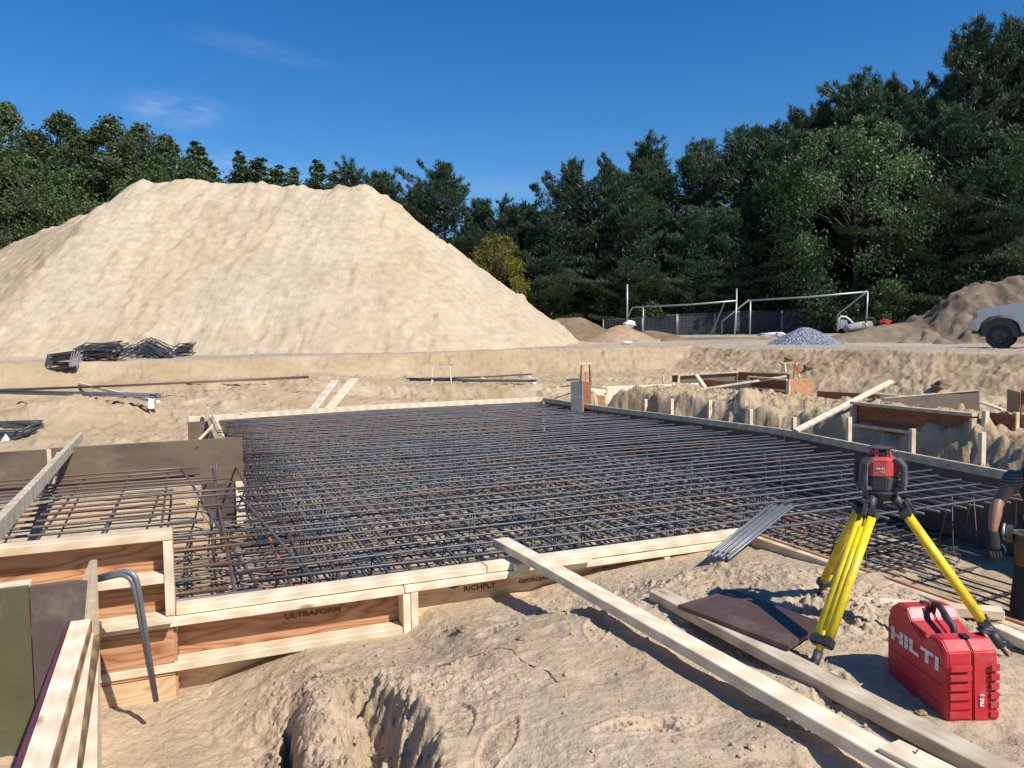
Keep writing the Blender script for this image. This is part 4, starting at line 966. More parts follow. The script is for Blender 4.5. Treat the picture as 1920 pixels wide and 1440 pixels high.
for a, b_ in (((1050, 725.5), (1072, 722.5)), ((1040, 747), (1072, 736))):
    tubeobj('thin_rod', [D(*a, 14.8), D(*b_, 14.4)], .01, REBARB, None, 5, 'thin dark rod sticking out left of the crusted panel, %s one' % ('upper' if a[0] == 1050 else 'lower'), 'rod')
tubeobj('marker_stick', [D(1244, 728, 18), D(1244, 703, 18)], .02, WEATH, None, 5, 'thin brown stick standing behind the white boards', 'stick')

# ------------------------------------------------------------------ saw horses
def horse(cx, yb, dep, w_, h, label, m1, m2, wid=.1):
    c = D(cx, yb, dep); t = empty('sawhorse', c, label, 'sawhorse', 'sawhorses in the pit')
    board('top_rail', c+Vector((-w_/2, 0, h)), c+Vector((w_/2, 0, h)), wid, .045, m1, t)
    for s_ in (-1, 1):
        for q in (-1, 1):
            board('leg', c+Vector((s_*w_*.36, q*.24, -.05)), c+Vector((s_*w_*.30, q*.03, h-.02)), .07, .035, m2, t, upv=(1, 0, 0))
    board('cross_brace', c+Vector((-w_*.33, -.13, h*.35)), c+Vector((-w_*.33, .13, h*.35)), .06, .03, m2, t)
    return t
horse(829, 720, 25.5, .92, .56, 'white sawhorse standing before the dark bars', PALE, PALE)
horse(1098, 722, 24.0, .42, .66, 'narrow sawhorse with brown legs and an orange splash behind the crusted panel', PALE, PLYR)
horse(1481, 705, 21.5, .52, .36, 'small sawhorse with an orange patch above the crate like form', WEATH, WOOD)
o = MB(); o.box(D(1497, 692, 21.3), (.03, 0, 0), (0, .02, 0), (0, 0, .11)); o = o.build('orange_patch', ORANGE, bpy.data.objects['sawhorse.002'])
o = MB(); o.box(D(1098, 708, 23.8), (.02, 0, 0), (0, .02, 0), (0, 0, .18)); o = o.build('orange_patch', ORANGE, bpy.data.objects['sawhorse.001'])
# dark clumps of soil on the far slope
def lump(name, c, r, mat, label, cat, seed, sc3=(1, 1, .8), parent=None):
    bm = bmesh.new(); bmesh.ops.create_icosphere(bm, subdivisions=3, radius=1)
    rs = random.Random(seed); ph = [rs.uniform(0, 6) for _ in range(6)]
    for v in bm.verts:
        p = v.co; k = 1+.22*math.sin(3*p.x+ph[0])*math.sin(4*p.y+ph[1])+.14*math.sin(7*p.z+ph[2]+3*p.x)+.08*math.sin(11*p.y+ph[3])*math.sin(9*p.x+ph[4])+rs.uniform(-.04, .04)
        v.co = Vector((p.x*k*sc3[0], p.y*k*sc3[1], p.z*k*sc3[2]))*r
    me = bpy.data.meshes.new(name); bm.to_mesh(me); bm.free(); me.polygons.foreach_set('use_smooth', [True]*len(me.polygons))
    o = link(name, me, mat, parent, Matrix.Translation(c)); 
    if label: tag(o, label, cat)
    return o
for x, y, r, l in ((1481, 675, .16, 'upper dark soil clod on the slope above the small sawhorse'), (1520, 692, .2, 'dark soil clod on the slope right of the small sawhorse'), (1767, 726, .17, 'dark clod at the foot of the right slope')):
    dep = {1481: 31.5, 1520: 30, 1767: 21}[x]; 
    for it in range(30):
        p = D(x, y, dep); g_ = gz(p.x, p.y)
        if p.z < g_: dep -= .25
        else: break
    lump('soil_clod', D(x, y, dep), r*1.1, SOIL, l, 'clod', x, (1.2, 1, .9))

# ------------------------------------------------------------------ steel bundles in the pit
def ground_hit(x, y, d0=1.5, d1=60, step=.1):
    d = np.arange(d0, d1, step); r = ray(x, y); X_ = r.x/r.y*d; Z_ = CZ+r.z/r.y*d
    g_ = ground_h(X_, d, True)[0]; k = np.argmax(Z_ < g_); return Vector((X_[k], d[k], g_[k]))
def bundle(label, p0, p1, n, r, spread, mat, tags=True, group='bundles of long bars', lift=.03):
    a = Vector(p0)+ZZ*lift; b_ = Vector(p1)+ZZ*lift; t = empty('rebar_bundle', (a+b_)/2, label, 'rebar bundle', group); ax_ = (b_-a).normalized(); s_ = ax_.cross(ZZ).normalized(); up_ = s_.cross(ax_)
    for k in range(n):
        o_ = s_*random.uniform(-spread, spread)+up_*random.uniform(0, spread*.7); o2 = s_*random.uniform(-spread, spread)+up_*random.uniform(0, spread*.7)
        m_ = (a+b_)/2+o_*.6+o2*.4+up_*-.02
        tubeobj('bar', [a+o_-ax_*random.uniform(0, .3), m_, b_+o2+ax_*random.uniform(-.2, .05)], r, mat, t, 6)
    if tags:
        mb = MB(); mb.box(b_-ZZ*.12-ax_*.1+Vector((0, -.12, 0)), (.06, 0, 0), (0, .004, 0), (0, .02, .11)); mb.build('paper_tag', WHITE, t)
    return t
bundle('thick grey bundle with a white tag ending above the hump at left', D(-160, 736, 17.9)+ZZ*.05, D(296, 751, 16.2)+ZZ*.05, 40, .016, .11, REBAR, True, lift=.02)
bundle('thin rusty long bundle sloping up behind the tagged grey one', D(-120, 748, 19.0)+ZZ*.1, D(576, 711, 20.3), 12, .014, .08, RUSTY, False)
bundle('short dark fan of bars under the white sawhorse', ground_hit(772, 716)+ZZ*.0, ground_hit(1008, 718), 9, .02, .12, REBAR, True)
bundle('upper thin bars crossing the fan beside the white sawhorse', ground_hit(800, 719)+ZZ*.08, ground_hit(995, 707)+ZZ*.03, 5, .018, .06, REBAR, True)
p_ = ground_hit(150, 727); board('timber', ground_hit(150, 726)+ZZ*.05, D(296, 748, 16.2)-ZZ*.06, .09, .06, PALE, label='pale timber lying under the two long bar bundles', cat='timber')
board('timber', ground_hit(352, 724)+ZZ*.05, ground_hit(500, 723)+ZZ*.05, .1, .06, WOOD, label='pale timber under the far end of the rusty bundle', cat='timber')
# piles of bent stirrups by the haul road
def hoop(c, ex, ey, a, b_, r, mat, parent):
    pts = [c+ex*a*sx+ey*b_*sy for sx, sy in ((-1, -1), (1, -1), (1, 1), (-1, 1), (-1, -1))]
    mb = MB(); 
    for i in range(4): mb.tube([pts[i], pts[i+1]], r, 5)
    return mb.build('hoop', mat, parent, mw=Matrix.Translation(c))
def hooppile(x0, x1, ytop, ybot, label, n, ang_, mode):
    c = ground_hit((x0+x1)/2, ybot-4); dep = c.y; wx = (x1-x0)/1450*dep; hz_ = (ybot-ytop)/1450*dep
    t = empty('stirrup_pile', c, label, 'stirrup pile', 'piles of bent stirrups by the road')
    for k in range(n):
        if mode == 0:
            ex = Vector((1, 0, .12)).normalized(); ey = Vector((0, .35, 1)).normalized(); cc = c+Vector((random.uniform(-.02, .02)*wx, (k/n)*.35, hz_*.5+random.uniform(-.03, .03)))
            f_ = random.uniform(.55, 1.0); hoop(cc+Vector((random.uniform(-.05, .05), 0, -hz_*.45*(1-f_)+.02)), (ex+Vector((0, 0, random.uniform(-.06, .06)))).normalized(), (ey+Vector((random.uniform(-.08, .08), .25, 0))).normalized(), wx*.46*random.uniform(.8, 1), hz_*.46*f_, .015, REBARB, t)
        else:
            f = random.uniform(-.5, .5); a2 = ang_+random.uniform(-.12, .12)
            ex = Vector((math.cos(a2), 0, math.sin(a2))); ey = Vector((0, 1, .25)).normalized()
            ll = wx*random.uniform(.25, .42); cc = c+Vector((f*max(0, wx-ll*2*math.cos(a2)), random.uniform(-.15, .3), hz_*(k/n)*(.85 if mode == 1 else 1-abs(f))+.04))
            hoop(cc, ex, ey, ll, .22, .014, REBARB, t)
    return t
hooppile(85, 141, 664, 700, 'boxy stack of rectangular stirrups, leftmost by the road', 34, 0, 0)
hooppile(146, 236, 648, 680, 'flat wide stack of dark stirrups, second from left by the road', 34, .03, 1)
hooppile(232, 282, 656, 676, 'small low scatter of stirrups between the two big stacks', 14, -.3, 1)
hooppile(262, 324, 645, 676, 'tallest tilted heap of stirrups with a white tag', 40, -.55, 2)
hooppile(324, 360, 648, 672, 'small square stack of stirrups, rightmost by the road', 18, .0, 1)
c = ground_hit(20, 818); t = empty('stirrup_pile', c, 'grey bent stirrups lying flat at the left edge above the hanging panel', 'stirrup pile')
for k in range(12):
    a2 = random.uniform(-.15, .25); hoop(c+Vector((-.35+random.uniform(-.06, .06), .15+random.uniform(-.06, .06), .02+.013*k)), Vector((math.cos(a2), math.sin(a2), 0)), Vector((-math.sin(a2), math.cos(a2), .1)), .62, .42, .013, REBAR, t)
o = MB(); o.box(D(10, 826, c.y-.6), (.03, 0, -.05), (0, .02, 0), (.04, 0, .06)); o.build('paper_tag', WHITE, t)

# ------------------------------------------------------------------ tripod and laser level
tz = 0.885; tcx = D(1649, 905, 3.03); TC = Vector((tcx.x, 3.03, 0))
tri = empty('tripod', Vector((TC.x, TC.y, .28)), 'yellow surveying tripod with black head standing on the sand', 'tripod')
mb = MB()
def ngon(c, r, z0, z1, n=16, rot=0, r1=None):
    r1 = r if r1 is None else r1; vs = [Vector((c.x+r*math.cos(rot+2*math.pi*k/n), c.y+r*math.sin(rot+2*math.pi*k/n), z0)) for k in range(n)]
    vs += [Vector((c.x+r1*math.cos(rot+2*math.pi*k/n), c.y+r1*math.sin(rot+2*math.pi*k/n), z1)) for k in range(n)]
    return vs, [tuple(range(n-1, -1, -1)), tuple(range(n, 2*n))]+[(k, (k+1) % n, n+(k+1) % n, n+k) for k in range(n)]
mb.add(*ngon(TC, .066, tz-.014, tz, 18)); mb.add(*ngon(TC, .040, tz-.045, tz-.015, 12, r1=.055)); mb.add(*ngon(TC, .016, tz-.075, tz-.04, 10))
mb.build('head', BLK, tri, bev=.003)
def cyl(mb, a, b_, r, seg=12): mb.tube([a, b_], r, seg)
feet = [P(1521, 1262, .285), D(1532, 1142, 3.38), P(1884, 1222, .30)]
feet[1].z = .31
for i, ft in enumerate(feet):
    d_ = Vector((ft.x-TC.x, ft.y-TC.y, 0)).normalized(); top = Vector((TC.x, TC.y, tz-.028))+d_*.052
    ax = (ft-top).normalized(); L = (ft-top).length; sd2 = ax.cross(d_).normalized()
    cp = top+ax*.16; cpb = top+ax*(L-.125)
    lg = empty('leg', top, None, None); lg.parent = tri; lg.matrix_basis = Matrix.Translation(top-Vector((TC.x, TC.y, .28)))
    for nm in ('label', 'category'): 
        if nm in lg: del lg[nm]
    mb = MB(); mb.tube([top-ax*.01, top+ax*.03, top+ax*.07], [.019, .019, .018], 12); mb.build('hinge', BLK, lg, True)
    mb = MB(); nn_ = ax.cross(sd2)
    for s_ in (-1, 1): mb.tube([top+ax*.07+sd2*s_*.0205, cpb+sd2*s_*.0205], .0172, 12)
    mb.box((top+cpb)/2+ax*.05-nn_*.003, ax*((L-.30)/2), sd2*.012, nn_*.011)
    mb.build('tube', YEL, lg, True, mw=frame(ax, sd2, ax.cross(sd2), top))
    mb = MB(); mb.box(top+ax*.072, ax*.016, sd2*.040, nn_*.020); mb.build('clamp', BLK, lg, bev=.004)
    mb = MB(); q_ = top+ax*.07+nn_*(-.03 if nn_.y > 0 else .03)*1; mb.box(q_, ax*.026+nn_*.004, sd2*.008, nn_*.006); mb.tube([q_-ax*.03-sd2*.02, q_-ax*.03+sd2*.02], .011, 10); mb.build('lever', GRIP, lg, bev=.002)
    mb = MB(); mb.box(cpb+ax*.002, ax*.018, sd2*.040, nn_*.021); mb.build('collar', BLK, lg, bev=.004)
    mb = MB(); mb.tube([cpb-ax*.05, cpb+ax*.05], .0135, 12); mb.build('inner_tube', YEL, lg, True)
    mb = MB(); mb.tube([cpb+ax*.04, ft-ax*.02], .0165, 12); mb.tube([ft-ax*.03, ft+ax*.03], [.012, .003], 8)
    mb.box(ft-ax*.045+d_*.012, d_*.018, d_.cross(ZZ)*.010, ZZ*.003); mb.build('foot', BLK, lg, True)
# laser
LZ = tz+.002
ls = empty('laser_level', Vector((TC.x, TC.y, LZ)), 'red and black rotating laser level mounted on the tripod head', 'laser level')
rot0 = R(22.5-25)
def octo(r0, r1, z0, z1, n=8, ro=rot0, sq=1.0): return ngon(TC, r0, z0, z1, n, ro, r1)
mb = MB(); mb.add(*octo(.066, .073, LZ, LZ+.055)); mb.build('lower_housing', GRIP, ls, bev=.004)
mb = MB(); mb.add(*octo(.073, .070, LZ+.0555, LZ+.115)); mb.add(*octo(.070, .050, LZ+.115, LZ+.128)); mb.build('upper_housing', REDL, ls, bev=.004)
mb = MB()
for k in range(4):
    a = math.pi/4+k*math.pi/2; d_ = Vector((math.cos(a), math.sin(a), 0)); s_ = Vector((-math.sin(a), math.cos(a), 0)); c = TC+d_*.036
    mb.box(c+ZZ*(LZ+.142), d_*.004+ZZ*.0, s_*.006, ZZ*.018-d_*.004)
mb.build('window_post', REDL, ls)
mb = MB(); mb.add(*ngon(TC, .026, LZ+.124, LZ+.158, 16)); mb.build('rotor', GLASS, ls, True)
mb = MB(); mb.add(*ngon(TC, .046, LZ+.158, LZ+.163, 8, rot0, .05)); mb.add(*ngon(TC, .05, LZ+.163, LZ+.167, 8, rot0, .03)); mb.build('top_plate', GRIP, ls, bev=.001)
for k in range(4):
    a = R((-50, 33, 125, -153)[k]); d_ = Vector((math.cos(a), math.sin(a), 0)); s_ = Vector((-math.sin(a), math.cos(a), 0))
    mb = MB(); pr = [(.054, .122), (.072, .128), (.100, .104), (.104, .030), (.097, .002), (.060, .000), (.060, .014), (.086, .020), (.087, .094), (.074, .108), (.054, .108)]
    mb.prism(pr, d_, ZZ, s_, TC+ZZ*LZ-s_*.018, .036); mb.build('grip', GRIP, ls, bev=.0035)
fc = Vector((-.10, -1, 0)).normalized(); fc = Vector((math.cos(R(-115)), math.sin(R(-115)), 0)); sx_ = Vector((math.cos(R(-25)), math.sin(R(-25)), 0))
ap = .0722*math.cos(math.pi/8)
def blockword(word, h, o, ex, ey, mat, parent, name, t=.001, wx=1.0):
    """heavy block capitals built of bars"""
    mb = MB(); x = 0; ez = ex.cross(ey); s = h*.26; ex = ex*wx
    def bx(x0, y0, x1, y1): mb.box(o+ex*((x0+x1)/2)+ey*((y0+y1)/2)+ez*(t/2), ex*((x1-x0)/2), ey*((y1-y0)/2), ez*(t/2))
    for ch in word:
        w_ = {'H': .95, 'I': .26, 'L': .72, 'T': .92}[ch]*h
        if ch == 'H': bx(x, 0, x+s, h); bx(x+w_-s, 0, x+w_, h); bx(x+s, h*.38, x+w_-s, h*.64)
        if ch == 'I': bx(x, 0, x+s, h)
        if ch == 'L': bx(x, 0, x+s, h); bx(x+s, 0, x+w_, s)
        if ch == 'T': bx(x, h-s, x+w_, h); bx(x+w_/2-s/2, 0, x+w_/2+s/2, h-s)
        x += w_+h*.12
    o2 = mb.build(name, mat, parent); return x
blockword('HILTI', .0085, TC+fc*(ap+.0005)+sx_*-.014+ZZ*(LZ+.083), sx_, ZZ, LETTER, ls, 'lettering')
text_obj('PRE 3', .0075, TC+fc*(ap+.0008)+sx_*.002+ZZ*(LZ+.073), sx_, ZZ, LETTER, ls, .0004, True)

# ------------------------------------------------------------------ red carrying case
c0 = P(1774, 1361, .285); c1 = P(1870, 1357, .285); c2 = P(1662, 1270, .285)
ey = (c1-c0); TH = ey.length; ey.normalize(); ex = (c2-c0); CL = ex.length; ex.normalize(); ey = Vector((ex.y, -ex.x, 0)); TH = .172
mwc = frame(ex, ey, ZZ, c0)
cs_ = empty('carrying_case', c0+ex*CL/2+ey*TH/2, 'red hard plastic case lettered in white beside the tripod', 'case')
Hs = .262; HK = 1.10
prof = [(0.006, 0), (CL-.02, 0), (CL, .02), (CL+.004, .20), (CL-.012, .238), (CL-.05, .262), (CL-.115, .266), (CL-.14, .236), (.125, .206), (.10, .222), (.085, .236), (.045, .230), (.012, .205), (0, .012)]
mwc = mwc @ Matrix.Diagonal((1, 1, HK, 1))
def casehalf(y0, y1, y0t, y1t):
    n = len(prof); vs = []
    for j, (ya, k) in enumerate(((y0, 1), (y0+.008, 0), (y1, 0))):
        pass
    mb = MB(); ins = [(x_+(.008 if x_ < CL/2 else -.008), z_+(.008 if z_ < .1 else -.008)) for x_, z_ in prof]
    rings = [(y0, ins), (y0+.010*(1 if y1 > y0 else -1), prof), (y1, prof)]
    for ya, pf in rings: vs += [mwc @ Vector((p[0], ya, p[1])) for p in pf]
    fs = [tuple(range(n)), tuple(range(3*n-1, 2*n-1, -1))]
    for r_ in range(2):
        for k in range(n): fs.append((r_*n+k, r_*n+(k+1) % n, (r_+1)*n+(k+1) % n, (r_+1)*n+k))
    mb.add(vs, fs); return mb
sm = .088
casehalf(0, sm-.003, 0, 0).build('shell', RED, cs_, bev=.0035, mw=mwc)
casehalf(TH, sm+.001, 0, 0).build('lid', RED, cs_, bev=.0035, mw=mwc)
for k in range(6):
    z_ = .018+k*.027
    for (ya, yb) in ((.008, sm-.010), (TH-.034, TH-.005)):
        mb = MB(); mb.box(mwc @ Vector((-.0005, (ya+yb)/2, z_+.010)), ex*.0035, ey*((yb-ya)/2), ZZ*.0105); mb.build('end_rib', RED, cs_, bev=.002)
mb = MB()
for z_ in (.05, .105, .16): mb.box(mwc @ Vector((CL*.5, -.0008, z_)), ex*(CL*.44), ey*.0016, ZZ*.0012)
mb.build('side_seams', RED, cs_)
mb = MB(); hp_ = [Vector((.098, 0, .206)), Vector((.112, 0, .246)), Vector((.13, 0, .252)), Vector((CL-.155, 0, .284)), Vector((CL-.128, 0, .278)), Vector((CL-.118, 0, .246))]
for yy in (sm-.018, sm+.018): pass
mb.tube([mwc @ (p+Vector((0, sm, 0))) for p in hp_], .0105, 10); mb.build('handle', BLK, cs_, True)
mb = MB(); fr_ = [(.10, .214), (CL-.125, .246)]
for yy in (sm-.030, sm+.028): mb.tube([mwc @ Vector((.092, yy, .222)), mwc @ Vector((.115, yy, .200)), mwc @ Vector((CL-.145, yy, .232)), mwc @ Vector((CL-.118, yy, .262))], .006, 8)
mb.build('handle_surround', BLK, cs_, True)
for x_, z_ in ((.055, .236), (CL-.075, .266)):
    mb = MB(); mb.box(mwc @ Vector((x_, sm, z_)), ex*.014, ey*.011, ZZ*.004); mb.build('latch', BLK, cs_, bev=.002)
mb = MB(); mb.box(mwc @ Vector((CL*.5-.01, .012, .2265)), ex*.05+ZZ*.006, ey*.010, ZZ*.003); mb.build('worn_pad', REDL, cs_, bev=.002)
WL = .203
blockword('HILTI', .044, mwc @ Vector((CL-.03, -.0012, .140)), -ex, ZZ, LETTER, cs_, 'lettering', .001, 1.72)
text_obj('PRE 3', .017, mwc @ Vector((-.0012, sm+.030, .052)), ZZ, -ey, LETTER, cs_, .0006, True)
# black pouch with cord behind the case
lump('cable_pouch', mwc @ Vector((.075, TH+.005, .245)), .022, BLK, 'small crumpled black pouch tucked behind the top of the red case', 'pouch', 5, (1.4, 1, .6))
# orange flagging on a small stake
fs_ = empty('flagged_stake', P(1828, 1170, .25), 'short brown stake with faded orange flagging ribbon behind the case', 'stake')
mb = MB(); mb.tube([D(1826, 1118, 3.35), D(1822, 1195, 3.35)], .011, 6); mb.build('stake', BARK, fs_)
lump('ribbon', D(1814, 1160, 3.3), .016, mat_simple('faded_orange', (.55, .16, .09), .7), None, None, 9, (1, .6, 1.3), fs_)

# ------------------------------------------------------------------ the worker at the right edge
def skin_body(name, nodes, edges, mat, parent, sub=2):
    me = bpy.data.meshes.new(name); me.from_pydata([n[0] for n in nodes], edges, []); o = bpy.data.objects.new(name, me); COL.objects.link(o)
    sk = o.modifiers.new('s', 'SKIN'); sk.use_smooth_shade = True
    for i, n_ in enumerate(nodes): me.skin_vertices[0].data[i].radius = (n_[1], n_[2] if len(n_) > 2 else n_[1])
    me.skin_vertices[0].data[0].use_root = True
    ss_ = o.modifiers.new('b', 'SUBSURF'); ss_.levels = sub; ss_.render_levels = sub
    bpy.context.view_layer.update(); dg = bpy.context.evaluated_depsgraph_get(); m2 = bpy.data.meshes.new_from_object(o.evaluated_get(dg)); bpy.data.objects.remove(o)
    m2.name = name; m2.materials.clear(); m2.polygons.foreach_set('use_smooth', [True]*len(m2.polygons))
    return link(name, m2, mat, parent)
dp_ = 4.85
S_ = D(1905, 893, dp_+.02); Eb = D(1869, 945, dp_-.10); Wr = D(1862, 992, dp_-.16); Hd = D(1862, 1022, dp_-.18)
hipR = D(1935, 985, dp_+.05); hipL = D(2010, 985, dp_+.15); hipC = (hipR+hipL)/2
chest = D(1975, 905, dp_-.05); neck = D(1985, 862, dp_-.12); head = D(1992, 838, dp_-.2)
S2 = D(2050, 893, dp_-.05)
flz = -.45
kR = D(1925, 1095, dp_+.02); kR.z = -.02; aR = Vector((kR.x+.02, dp_+.12, flz+.07)); kL = D(2040, 1095, dp_+.05); kL.z = -.02; aL = Vector((kL.x+.03, dp_+.2, flz+.07))
per = empty('person', Vector((hipC.x, hipC.y, flz)), 'worker in black vest and striped sleeve bending down at the right edge', 'person')
E2 = S2+Vector((.05, -.15, -.2)); W2 = E2+Vector((-.08, -.15, -.15))
nodes = [(hipC, .13, .10), (hipC.lerp(chest, .5), .125, .09), (chest, .14, .10), (neck, .055), (head, .082, .09), (S_, .050), (S_.lerp(Eb, .55), .044), (Eb, .036), (Eb.lerp(Wr, .35), .040), (Wr, .026), (Hd, .022),
         (S2, .05), (E2, .036), (W2, .026), (hipR, .085), (hipR.lerp(kR, .5), .075), (kR, .058), (kR.lerp(aR, .4), .056), (aR, .036), (hipL, .085), (kL, .058), (aL, .036)]
ed = [(0, 1), (1, 2), (2, 3), (3, 4), (2, 5), (5, 6), (6, 7), (7, 8), (8, 9), (9, 10), (2, 11), (11, 12), (12, 13), (0, 14), (14, 15), (15, 16), (16, 17), (17, 18), (0, 19), (19, 20), (20, 21)]
skin_body('body', nodes, ed, SKIN, per)
nd = [(hipC+ZZ*.03, .165, .125), (hipC.lerp(chest, .5), .155, .115), (chest, .165, .125), (neck-ZZ*.03, .08), (S_, .072), (S2, .075)]
skin_body('vest', nd, [(0, 1), (1, 2), (2, 3), (2, 4), (2, 5)], CLOTH, per)
sl0 = S_.lerp(Eb, .46)
STR = newmat('striped_sleeve'); _m, _n, _b = STR
wv = N(_n, 'ShaderNodeTexWave'); wv.bands_direction = 'Z'; wv.inputs['Scale'].default_value = 17; _n.links.new(objvec(_n, rnd=False), wv.inputs['Vector'])
_n.links.new(ramp(_n, wv.outputs['Fac'], [(.40, (.045, .044, .045)), (.65, (.13, .127, .125))]).outputs[0], _b.inputs['Base Color']); _b.inputs['Roughness'].default_value = .9
skin_body('sleeve', [(S_+(S_-Eb).normalized()*.02, .075), (S_.lerp(Eb, .2), .066), (sl0, .058), (sl0+(Eb-S_).normalized()*.008, .054)], [(0, 1), (1, 2), (2, 3)], STR[0], per)
nt_ = [(hipC-ZZ*.02, .15, .12), (hipR, .105), (hipR.lerp(kR, .5), .093), (kR, .075), (kR.lerp(aR, .5), .07), (aR-ZZ*.0, .06), (hipL, .105), (kL, .078), (aL, .06)]
skin_body('trousers', nt_, [(0, 1), (1, 2), (2, 3), (3, 4), (4, 5), (0, 6), (6, 7), (7, 8)], CLOTH, per)
# gloved hand: palm, four fingers and a thumb curled
gl = [(Wr.lerp(Hd, .0), .032), (Hd, .042, .030), (Hd+Vector((.0, -.02, -.035)), .038, .024)]
skin_body('glove', gl, [(0, 1), (1, 2)], CLOTH, per)
kb = Hd+Vector((.0, -.02, -.05))
for k in range(4):
    o_ = Vector((-.030+.019*k, 0, 0)); L = (.85, 1, .95, .75)[k]
    f0 = kb+o_+ZZ*.02; f1 = f0+Vector((0, -.012, -.036*L)); f2 = f1+Vector((.004, .012, -.026*L)); f3 = f2+Vector((.004, .020, -.014*L))
    skin_body('finger', [(f0, .0105), (f1, .0105), (f2, .0098), (f3, .0085)], [(0, 1), (1, 2), (2, 3)], CLOTH, per, 1)
H2 = W2+Vector((-.02, -.03, -.05)); skin_body('glove', [(W2, .032), (H2, .040, .028), (H2+Vector((-.01, -.02, -.03)), .036, .024)], [(0, 1), (1, 2)], CLOTH, per)
for k in range(4):
    f0 = H2+Vector((-.035+.018*k, -.03, -.03)); L = (.85, 1, .95, .75)[k]
    skin_body('finger', [(f0, .0105), (f0+Vector((0, -.012, -.034*L)), .0105), (f0+Vector((.004, .004, -.058*L)), .0098), (f0+Vector((.006, .022, -.068*L)), .0085)], [(0, 1), (1, 2), (2, 3)], CLOTH, per, 1)
skin_body('thumb', [(H2+Vector((-.04, 0, 0)), .012), (H2+Vector((-.06, -.02, -.025)), .0115), (H2+Vector((-.055, -.03, -.05)), .0095)], [(0, 1), (1, 2)], CLOTH, per, 1)
th0 = Hd+Vector((.036, -.01, .01)); skin_body('thumb', [(th0, .012), (th0+Vector((.018, -.018, -.026)), .0115), (th0+Vector((.012, -.026, -.052)), .0095)], [(0, 1), (1, 2)], CLOTH, per, 1)
for s_, a_ in ((1, aR), (-1, aL)):
    mb = MB(); mb.prism([(-.05, 0), (.0, .11), (.06, .11), (.07, .05), (.07, 0)], Vector((0, 1, 0)), ZZ, Vector((1, 0, 0)), Vector((a_.x-.05, a_.y-.02, flz-.0)), .1)
    mb.box(Vector((a_.x, a_.y-.12, flz+.035)), (.048, 0, 0), (0, .09, 0), (0, 0, .035)); mb.build('boot', LEATH, per, bev=.01)
hc = D(1992, 832, dp_-.2); mb = MB(); mb.tube([head+ZZ*(.02+.1*math.sin(R(t))) for t in (0, 25, 50, 70, 85)], [.108*math.cos(R(t))+.004 for t in (0, 25, 50, 70, 85)], 20); mb.tube([head+ZZ*.018+Vector((0, -.025, 0)), head+ZZ*.026+Vector((0, -.025, 0))], .128, 20); mb.build('hard_hat', WHITE, per, True)
# nose, ears
mb = MB(); mb.tube([head+Vector((0, -.085, .0)), head+Vector((0, -.11, -.025))], [.012, .016], 8); mb.build('nose', SKIN, per, True)
for s_ in (-1, 1): lump('ear', head+Vector((s_*.082, 0, -.01)), .022, SKIN, None, None, 11, (.4, 1, 1.3), per)
# tool pouch and reel on the belt
tpouch = empty('tool_pouch', D(1925, 1030, dp_-.12), 'brown leather tool pouch hanging from the worker belt', 'tool pouch')
pc_ = D(1926, 1000, dp_-.16); mb = MB(); 
mb.add(*[list(map(lambda v_: v_, ngon(pc_-ZZ*.16, .055, pc_.z-.2, pc_.z, 12, 0, .078)[0])), ngon(pc_, .055, 0, 1, 12)[1][0:1]+ngon(pc_, .055, 0, 1, 12)[1][2:]])
mb.build('pouch', LEATH, tpouch, True)
mb = MB(); rim = [pc_+Vector((.08*math.cos(a*math.pi/8), .08*math.sin(a*math.pi/8), 0)) for a in range(17)]; mb.tube(rim, .006, 6); mb.build('rim', SHIRT, tpouch, True)
mb = MB(); rc = D(1893, 1000, dp_-.12); n_ = Vector((.8, -.6, 0)).normalized(); mb.tube([rc-n_*.02, rc+n_*.02], .055, 20); mb.build('reel', BLK, tpouch, bev=.004)
mb = MB(); s_ = Vector((.6, .8, 0)); arc = [rc+n_*-.03+(s_*math.cos(R(a))+ZZ*math.sin(R(a)))*.052 for a in range(-60, 200, 20)]; mb.tube(arc, .009, 6); mb.build('reel_guard', GALV, tpouch, True)

# ------------------------------------------------------------------ pickup truck (nose to the left)
wb = ground_hit(1872, 649, 20) if False else P(1872, 649, gz(P(1872, 649, .93).x, P(1872, 649, .93).y)); 
hd = Vector((-math.cos(R(37)), math.sin(R(37)), 0)); lf = Vector((-math.sin(R(37)), -math.cos(R(37)), 0))   # nose and the side facing the pit
wc = D(1874, 628, 26.0); gzt = gz(wc.x, wc.y)
tk = empty('pickup_truck', Vector((wc.x, wc.y, gzt)), 'silver blue pickup truck parked nose left at the right edge', 'pickup truck')
O = Vector((wc.x, wc.y, gzt))  # ground below the near front wheel; x_ back along -hd, y_ across -lf
bk = -hd; ac = -lf; Wd = 1.95
ts = 1.0
body = [(-.80, .62), (-.84, .95), (-.76, 1.0), (-.74, 1.22), (-.58, 1.33), (.55, 1.50), (.62, 1.52), (3.55, 1.50), (5.0, 1.50), (5.05, .65), (3.9, .62), (3.82, .9), (3.6, 1.06), (3.3, 1.06), (3.05, .9), (2.98, .55), (.62, .52), (.53, .86), (.32, 1.05), (0, 1.10), (-.32, 1.05), (-.53, .86), (-.60, .60)]
def tprism(name, poly, y0, y1, mat, par=tk, bev=.03):
    mb = MB(); mb.prism(poly, bk, ZZ, ac, O+ac*y0, y1-y0); return mb.build(name, mat, par, bev=bev, mw=frame(bk, ac, bk.cross(ac), O))
tprism('body', body, -.12, Wd-.12, PAINT)
tprism('cab', [(.60, 1.50), (1.35, 2.02), (1.75, 2.08), (2.9, 2.06), (3.15, 1.95), (3.3, 1.50)], .02, Wd-.26, PAINT)
